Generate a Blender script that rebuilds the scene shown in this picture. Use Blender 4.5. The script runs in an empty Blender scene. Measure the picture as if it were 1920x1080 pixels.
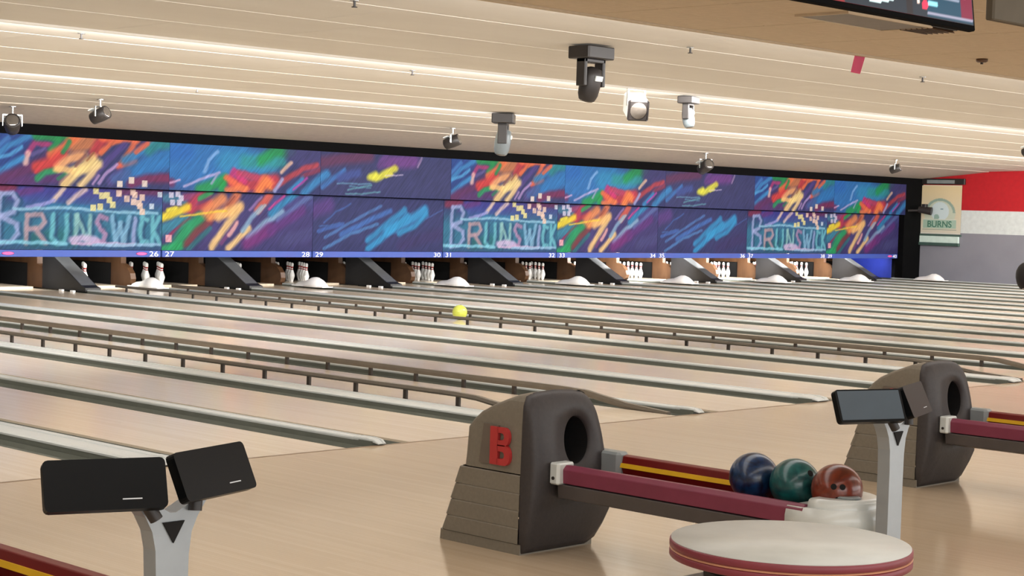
import bpy, bmesh, math, random
import numpy as np
from mathutils import Vector, Matrix
random.seed(7)
SC = bpy.context.scene
C = SC.collection
def lin(c):
    c = c / 255.0
    return c / 12.92 if c <= 0.04045 else ((c + 0.055) / 1.055) ** 2.4
def rgb(r, g, b): return (lin(r), lin(g), lin(b), 1.0)

# ---------------------------------------------------------------- camera
cam_d = bpy.data.cameras.new('camera'); cam = bpy.data.objects.new('camera', cam_d); C.objects.link(cam)
Rm = ((0.7000116, -0.7135162, 0.0296370), (0.0109081, 0.0521792, 0.9985782), (0.7140481, 0.6986930, -0.0443092))
cam.matrix_world = Matrix(((Rm[0][0], Rm[1][0], -Rm[2][0], -6.111), (Rm[0][1], Rm[1][1], -Rm[2][1], -8.830), (Rm[0][2], Rm[1][2], -Rm[2][2], 1.5965), (0, 0, 0, 1)))
cam_d.sensor_width = 36; cam_d.lens = 3325.8 / 1920 * 36; cam_d.clip_end = 200
SC.camera = cam
# ---------------------------------------------------------------- world, exposure, lamps
w = bpy.data.worlds.new('world'); SC.world = w; w.use_nodes = True
w.node_tree.nodes['Background'].inputs[0].default_value = (0.85, 0.92, 1.0, 1); w.node_tree.nodes['Background'].inputs[1].default_value = 0.35
vs = SC.view_settings; vs.view_transform = 'Standard'; vs.look = 'None'; vs.gamma = 1; vs.exposure = 0.0; vs.use_curve_mapping = False
def area(name, loc, size, size_y, power, color=(1, 1, 1), direction=(0, 0, -1)):
    d = bpy.data.lights.new(name, 'AREA'); d.shape = 'RECTANGLE'; d.size = size; d.size_y = size_y; d.energy = power; d.color = color
    o = bpy.data.objects.new(name, d); C.objects.link(o); o.location = loc
    o.rotation_euler = Vector(direction).to_track_quat('-Z', 'Y').to_euler()
    return o
WARM = (1.0, 0.975, 0.95)
# cove tubes hidden behind the three ceiling lips, washing the ceiling beyond each lip
area('cove_lamp', (14, -0.12, 3.06), 46, 0.10, 1050, WARM, (0, 1, -0.40))
area('cove_lamp', (14, 5.72, 3.13), 46, 0.08, 1600, WARM, (0, 1, -0.40))
area('cove_lamp', (14, 10.60, 3.045), 46, 0.08, 1450, WARM, (0, 1, -0.35))
# added fill: unseen downlight strips over the seating area, brightening the approach
for yy in (-7.0, -3.2):
    area('seating_fill_light', (10, yy, 2.96), 46, 1.1, 380, WARM)
# added broad fill light behind the seating area; the wall there has no window
area('rear_fill_light', (8, -13.6, 1.6), 44, 2.4, 1100, (0.93, 0.97, 1.0), (0, 1, -0.05))

# ---------------------------------------------------------------- materials
def mat(name, col, rough=0.5, metal=0.0, spec=0.5, bump=None, vary=None, coat=0.0, emit=None):
    """vary = (second colour, (scale x, y, z), contrast)"""
    m = bpy.data.materials.new(name); m.use_nodes = True
    N, L = m.node_tree.nodes, m.node_tree.links; b = N['Principled BSDF']
    b.inputs['Base Color'].default_value = rgb(*col); b.inputs['Roughness'].default_value = rough
    b.inputs['Metallic'].default_value = metal; b.inputs['Specular IOR Level'].default_value = spec
    b.inputs['Coat Weight'].default_value = coat; b.inputs['Coat Roughness'].default_value = 0.08
    tc = N.new('ShaderNodeTexCoord'); mp = N.new('ShaderNodeMapping'); L.new(tc.outputs['Object'], mp.inputs[0])
    nz = N.new('ShaderNodeTexNoise'); L.new(mp.outputs[0], nz.inputs['Vector']); nz.inputs['Detail'].default_value = 5
    c2, sc, k = vary or (tuple(min(255, c * 1.06 + 2) for c in col), (9, 9, 9), 1.0)
    mp.inputs['Scale'].default_value = sc; nz.inputs['Scale'].default_value = 1.0
    rp = N.new('ShaderNodeValToRGB'); L.new(nz.outputs['Fac'], rp.inputs[0])
    rp.color_ramp.elements[0].position = 0.5 - 0.22 / k; rp.color_ramp.elements[1].position = 0.5 + 0.22 / k
    rp.color_ramp.elements[0].color = rgb(*col); rp.color_ramp.elements[1].color = rgb(*c2)
    L.new(rp.outputs[0], b.inputs['Base Color'])
    if bump:
        bp = N.new('ShaderNodeBump'); bp.inputs['Strength'].default_value = bump; bp.inputs['Distance'].default_value = 0.004
        L.new(nz.outputs['Fac'], bp.inputs['Height']); L.new(bp.outputs[0], b.inputs['Normal'])
    if emit:
        L.new(rp.outputs[0], b.inputs['Emission Color']); b.inputs['Emission Strength'].default_value = emit
    return m
M = {}
def wood(name, c1, c2, rough, board=0.027, spec=0.5):
    m = mat(name, c1, rough, spec=spec, vary=(c2, (22, 0.35, 1), 0.8))
    N, L = m.node_tree.nodes, m.node_tree.links; b = N['Principled BSDF']
    src = b.inputs['Base Color'].links[0].from_socket
    tc = N.new('ShaderNodeTexCoord'); br = N.new('ShaderNodeTexBrick'); mp = N.new('ShaderNodeMapping')
    L.new(tc.outputs['Object'], mp.inputs[0]); mp.inputs['Rotation'].default_value = (0, 0, math.radians(90))
    L.new(mp.outputs[0], br.inputs['Vector']); br.inputs['Scale'].default_value = 1.0
    br.inputs['Brick Width'].default_value = 1.9; br.inputs['Row Height'].default_value = board; br.inputs['Mortar Size'].default_value = 0.0006
    br.inputs['Color1'].default_value = (1, 1, 1, 1); br.inputs['Color2'].default_value = (0.93, 0.92, 0.90, 1); br.inputs['Mortar'].default_value = (0.72, 0.66, 0.6, 1)
    mx = N.new('ShaderNodeMix'); mx.data_type = 'RGBA'; mx.blend_type = 'MULTIPLY'; mx.inputs[0].default_value = 0.8
    L.new(src, mx.inputs['A']); L.new(br.outputs['Color'], mx.inputs['B']); L.new(mx.outputs['Result'], b.inputs['Base Color'])
    return m
M['approach'] = wood('maple_approach', (199, 179, 152), (192, 171, 143), 0.15)
M['lane'] = wood('oiled_lane_wood', (226, 211, 190), (218, 201, 178), 0.15, spec=0.5)
M['gutter'] = mat('grey_gutter_plastic', (98, 101, 92), 0.45)
M['cap'] = mat('pale_grey_metal_capping', (196, 200, 198), 0.3, vary=((180, 184, 182), (4, 0.5, 4), 1))
M['cap_dark'] = mat('dark_capping_groove', (60, 60, 56), 0.5)
M['line'] = mat('dark_foul_line', (120, 98, 76), 0.4)
M['rail'] = mat('brown_bumper_rail', (96, 88, 77), 0.4)
M['post'] = mat('dark_bumper_post', (52, 44, 38), 0.5)
M['ceil'] = mat('cream_ceiling_board', (222, 217, 208), 0.7, vary=((215, 209, 199), (0.5, 2, 2), 1))
M['soffit'] = mat('grey_beige_soffit', (186, 176, 164), 0.8)
M['tile'] = mat('tan_ceiling_tile', (206, 188, 162), 0.85, bump=0.3, vary=((198, 180, 154), (14, 14, 14), 1))
M['black'] = mat('black_paint', (5, 5, 6), 0.9, spec=0.1, vary=((7, 7, 8), (3, 3, 3), 1))
M['pitblack'] = mat('black_pit_rubber', (10, 9, 9), 0.9)
M['white_w'] = mat('pale_grey_wall_paint', (205, 212, 210), 0.7)
M['grey_w'] = mat('grey_wall_paint', (142, 142, 150), 0.7, vary=((134, 134, 143), (1.5, 1.5, 1.5), 1))
M['red_w'] = mat('red_wall_paint', (176, 20, 30), 0.6)
M['cream_w'] = mat('cream_wall_paint', (200, 190, 170), 0.7)
M['kick'] = mat('varnished_brown_kickback_wood', (104, 74, 50), 0.4, vary=((78, 52, 34), (6, 6, 1.5), 1))
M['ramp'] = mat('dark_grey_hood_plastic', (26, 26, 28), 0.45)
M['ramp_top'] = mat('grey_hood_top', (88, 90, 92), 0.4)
M['blue'] = mat('blue_pit_curtain', (22, 42, 140), 0.6)
M['pin'] = mat('glossy_white_pin', (240, 240, 236), 0.2, coat=0.5)
M['pin_red'] = mat('red_pin_stripe', (150, 30, 30), 0.3)
M['cover'] = mat('white_moulded_cover', (244, 245, 244), 0.4)
M['strip'] = mat('blue_number_strip', (48, 84, 170), 0.5, vary=((66, 80, 160), (1.2, 1, 3), 1))
M['num'] = mat('white_numeral', (235, 235, 250), 0.5)
M['pinkmark'] = mat('pink_print', (225, 90, 160), 0.5)
M['shell'] = mat('warm_grey_moulded_shell', (124, 117, 104), 0.55, bump=0.15, vary=((116, 109, 96), (60, 60, 60), 1))
M['shell_d'] = mat('dark_charcoal_shell', (56, 51, 51), 0.5, bump=0.15, vary=((49, 45, 45), (60, 60, 60), 1))
M['logo_red'] = mat('red_emblem', (172, 48, 48), 0.45)
M['logo_grey'] = mat('grey_emblem_block', (100, 90, 80), 0.5)
M['maroon'] = mat('dusty_maroon_rail', (116, 44, 66), 0.45)
M['darkred'] = mat('dark_red_track', (104, 16, 14), 0.35)
M['yellow'] = mat('yellow_track_stripe', (222, 178, 34), 0.4)
M['rackgrey'] = mat('dark_rack_side', (74, 68, 66), 0.5)
M['white_p'] = mat('off_white_plastic', (196, 200, 196), 0.3, coat=0.3)
M['grey_p'] = mat('mid_grey_plastic', (128, 134, 134), 0.4)
M['hole'] = mat('black_opening', (8, 7, 8), 0.9)
M['laminate'] = mat('pale_grey_laminate', (188, 190, 184), 0.4)
M['edge_m'] = mat('maroon_table_edge', (122, 48, 58), 0.45)
M['edge_t'] = mat('tan_table_edge_line', (196, 140, 108), 0.4)
M['leg_d'] = mat('dark_metal_leg', (56, 50, 46), 0.4, metal=0.3)
M['silver'] = mat('satin_silver_paint', (150, 156, 160), 0.32, metal=0.35)
M['screen_b'] = mat('glossy_black_screen', (7, 9, 11), 0.35, spec=0.14)
M['screen_reflect'] = mat('painted_screen_reflection', (66, 78, 88), 0.3, spec=0.4)  # screen reflection put into the base colour
M['print_w'] = mat('small_white_print', (200, 205, 210), 0.4)
M['lamp_blk'] = mat('black_lamp_housing', (38, 34, 33), 0.45)
M['lamp_gry'] = mat('grey_lamp_housing', (104, 112, 116), 0.35)
M['lamp_lgt'] = mat('pale_lamp_housing', (205, 210, 208), 0.4)
M['lens'] = mat('dark_glass_lens', (84, 78, 72), 0.1, coat=1.0)
M['steel'] = mat('bright_steel', (190, 192, 190), 0.25, metal=0.9)
M['olive'] = mat('dark_olive_board', (84, 76, 62), 0.7)
M['pink_s'] = mat('pink_card', (205, 74, 112), 0.6)
M['skin'] = mat('skin_tone', (178, 132, 104), 0.55)
M['hair'] = mat('black_hair', (14, 13, 22), 0.6, bump=0.6)
M['shirt'] = mat('navy_shirt', (24, 26, 46), 0.8)
M['jeans'] = mat('brown_grey_trousers', (70, 64, 60), 0.8)
M['shoe'] = mat('tan_bowling_shoe', (150, 120, 90), 0.5)
def ball_mat(name, c1, c2, sc=14):
    m = mat(name, c1, 0.28, vary=(c2, (sc, sc, sc), 1.2), coat=0.25)
    for n in m.node_tree.nodes:
        if n.type == 'TEX_NOISE': n.inputs['Distortion'].default_value = 1.8
    return m
def attr_mat(name, rough=0.55, emit=0.0, streak=True):
    m = bpy.data.materials.new(name); m.use_nodes = True
    N, L = m.node_tree.nodes, m.node_tree.links; b = N['Principled BSDF']; b.inputs['Roughness'].default_value = rough; b.inputs['Specular IOR Level'].default_value = 0.15
    a = N.new('ShaderNodeAttribute'); a.attribute_name = 'print'
    out = a.outputs['Color']
    if streak:
        tc = N.new('ShaderNodeTexCoord'); r = N.new('ShaderNodeMapping'); r.inputs['Rotation'].default_value = (0, math.radians(48), 0)
        s = N.new('ShaderNodeMapping'); s.inputs['Scale'].default_value = (2.2, 1, 34)
        L.new(tc.outputs['Object'], r.inputs[0]); L.new(r.outputs[0], s.inputs[0])
        nz = N.new('ShaderNodeTexNoise'); nz.inputs['Scale'].default_value = 1.0; nz.inputs['Detail'].default_value = 4; L.new(s.outputs[0], nz.inputs['Vector'])
        mr = N.new('ShaderNodeMapRange'); mr.inputs['From Min'].default_value = 0.3; mr.inputs['From Max'].default_value = 0.7
        mr.inputs['To Min'].default_value = 0.44; mr.inputs['To Max'].default_value = 0.78; L.new(nz.outputs['Fac'], mr.inputs[0])
        mx = N.new('ShaderNodeVectorMath'); mx.operation = 'SCALE'; L.new(out, mx.inputs[0]); L.new(mr.outputs[0], mx.inputs['Scale']); out = mx.outputs[0]
    if streak:
        hs = N.new('ShaderNodeHueSaturation'); hs.inputs['Saturation'].default_value = 0.98; L.new(out, hs.inputs['Color']); out = hs.outputs[0]
    L.new(out, b.inputs['Base Color'])
    if emit:
        L.new(out, b.inputs['Emission Color']); b.inputs['Emission Strength'].default_value = emit
    return m
M['art'] = attr_mat('printed_brush_stroke_artwork')
M['tvart'] = attr_mat('lit_television_picture', 0.3, 1.3, False)
M['banner'] = attr_mat('printed_wall_banner', 0.6, 0, False)

# ---------------------------------------------------------------- mesh building
class MB:
    def __init__(s): s.v, s.f, s.m, s.sm = [], [], [], []
    def add(s, vs, fs, mi=0, smooth=False):
        o = len(s.v); s.v += [tuple(v) for v in vs]
        for f in fs: s.f.append(tuple(i + o for i in f)); s.m.append(mi); s.sm.append(smooth)
        return s
    def box(s, x0, x1, y0, y1, z0, z1, mi=0):
        return s.add([(x, y, z) for z in (z0, z1) for y in (y0, y1) for x in (x0, x1)],
                     [(0, 2, 3, 1), (4, 5, 7, 6), (0, 1, 5, 4), (2, 6, 7, 3), (0, 4, 6, 2), (1, 3, 7, 5)], mi)
    def bbox(s, x0, x1, y0, y1, z0, z1, b=0.01, mi=0):
        """box with bevelled vertical and top/bottom edges"""
        x0, x1 = min(x0, x1), max(x0, x1); y0, y1 = min(y0, y1), max(y0, y1)
        def ring(i, z): return [(x0 + b + i * 0, y0 + i, z), (x1 - b, y0 + i, z), (x1 - i, y0 + b, z), (x1 - i, y1 - b, z), (x1 - b, y1 - i, z), (x0 + b, y1 - i, z), (x0 + i, y1 - b, z), (x0 + i, y0 + b, z)]
        return s.loft([ring(b * .6, z0), ring(0, z0 + b * .6), ring(0, z1 - b * .6), ring(b * .6, z1)], mi=mi)
    def loft(s, rings, closed=True, cap0=True, cap1=True, mi=0, smooth=False):
        n = len(rings[0]); vs = [p for r in rings for p in r]; fs = []
        for i in range(len(rings) - 1):
            for j in range(n if closed else n - 1):
                a, b2 = i * n + j, i * n + (j + 1) % n
                fs.append((a, b2, b2 + n, a + n))
        s.add(vs, fs, mi, smooth)
        if cap0: s.add(rings[0], [tuple(range(n - 1, -1, -1))], mi)
        if cap1: s.add(rings[-1], [tuple(range(n))], mi)
        return s
    def cyl(s, p, q, r0, r1=None, n=14, mi=0, smooth=True, caps=True):
        r1 = r0 if r1 is None else r1; p, q = Vector(p), Vector(q); d = (q - p).normalized()
        a = d.orthogonal().normalized(); b = d.cross(a)
        R = [[tuple(c + (a * math.cos(t) + b * math.sin(t)) * r) for t in [2 * math.pi * k / n for k in range(n)]] for c, r in ((p, r0), (q, r1))]
        return s.loft(R, cap0=caps, cap1=caps, mi=mi, smooth=smooth)
    def lathe(s, prof, n=20, c=(0, 0, 0), mi=0, axis='z', mfun=None):
        rings = []
        for r, z in prof:
            ring = []
            for k in range(n):
                t = 2 * math.pi * k / n
                x, y = r * math.cos(t), r * math.sin(t)
                ring.append((c[0] + x, c[1] + y, c[2] + z) if axis == 'z' else (c[0] + x, c[1] + z, c[2] + y))
            rings.append(ring)
        o = len(s.v); s.v += [p for r in rings for p in r]
        for i in range(len(rings) - 1):
            for j in range(n):
                a, b2 = o + i * n + j, o + i * n + (j + 1) % n
                s.f.append((a, b2, b2 + n, a + n)); s.m.append(mfun(i) if mfun else mi); s.sm.append(True)
        s.f.append(tuple(range(o + n - 1, o - 1, -1))); s.m.append(mi); s.sm.append(False)
        k = o + (len(rings) - 1) * n
        s.f.append(tuple(range(k, k + n))); s.m.append(mi); s.sm.append(False)
        return s
    def prism(s, poly, axis, a, b, mi=0):
        """extrude a 2D polygon; axis x: poly=(y,z); axis y: poly=(x,z); axis z: poly=(x,y)"""
        def P(u, v, t): return (t, u, v) if axis == 'x' else ((u, t, v) if axis == 'y' else (u, v, t))
        return s.loft([[P(u, v, a) for u, v in poly], [P(u, v, b) for u, v in poly]], mi=mi)
    def mesh(s, name, mats):
        me = bpy.data.meshes.new(name); me.from_pydata(s.v, [], s.f); me.update()
        for m in mats: me.materials.append(M[m] if isinstance(m, str) else m)
        me.polygons.foreach_set('material_index', s.m); me.polygons.foreach_set('use_smooth', s.sm)
        bm = bmesh.new(); bm.from_mesh(me); bmesh.ops.recalc_face_normals(bm, faces=bm.faces); bm.to_mesh(me); bm.free()
        return me
    def build(s, name, mats, parent=None, loc=None, bevel=None):
        if isinstance(mats, str): mats = [mats]
        o = bpy.data.objects.new(name, s.mesh(name, mats)); C.objects.link(o)
        if parent: o.parent = parent
        if loc: o.location = loc
        if bevel:
            md = o.modifiers.new('bevel', 'BEVEL'); md.width = bevel; md.segments = 2; md.limit_method = 'ANGLE'; md.angle_limit = math.radians(40)
        return o
def tag(o, label=None, cat=None, group=None, kind=None):
    for k, v in (('label', label), ('category', cat), ('group', group), ('kind', kind)):
        if v: o[k] = v
    return o
def empty(name, loc, label=None, cat=None, group=None, rz=0, kind=None):
    o = bpy.data.objects.new(name, None); C.objects.link(o); o.location = loc; o.rotation_euler = (0, 0, rz); o.empty_display_size = 0.1
    return tag(o, label, cat, group, kind)
def copy_tree(o, parent=None, loc=None):
    c = o.copy(); C.objects.link(c)
    if parent: c.parent = parent
    if loc: c.location = loc
    for ch in list(o.children): copy_tree(ch, c)
    return c
def text_obj(name, body, size, mats, parent, M4, depth=0.002, align='LEFT', bold=0.0):
    cu = bpy.data.curves.new(name, 'FONT'); cu.body = body; cu.size = size; cu.extrude = depth; cu.align_x = align; cu.offset = bold * .5
    t = bpy.data.objects.new(name, cu); C.objects.link(t)
    dg = bpy.context.evaluated_depsgraph_get(); me = bpy.data.meshes.new_from_object(t.evaluated_get(dg)); me.name = name
    bpy.data.objects.remove(t)
    me.transform(M4); me.materials.clear(); me.materials.append(M[mats])
    o = bpy.data.objects.new(name, me); C.objects.link(o)
    if parent: o.parent = parent
    return o
def Mtx(cols, loc):
    return Matrix(((cols[0][0], cols[1][0], cols[2][0], loc[0]), (cols[0][1], cols[1][1], cols[2][1], loc[1]), (cols[0][2], cols[1][2], cols[2][2], loc[2]), (0, 0, 0, 1)))
FACE_Y = ((1, 0, 0), (0, 0, 1), (0, -1, 0))      # text facing the bowlers
FACE_X = ((0, -1, 0), (0, 0, 1), (-1, 0, 0))     # text facing -x
ONES = ['', 'one', 'two', 'three', 'four', 'five', 'six', 'seven', 'eight', 'nine']
def words(n):
    t = {2: 'twenty', 3: 'thirty', 4: 'forty'}[n // 10]
    return t + (' ' + ONES[n % 10] if n % 10 else '')
S = 1.705            # lane pitch
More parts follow.
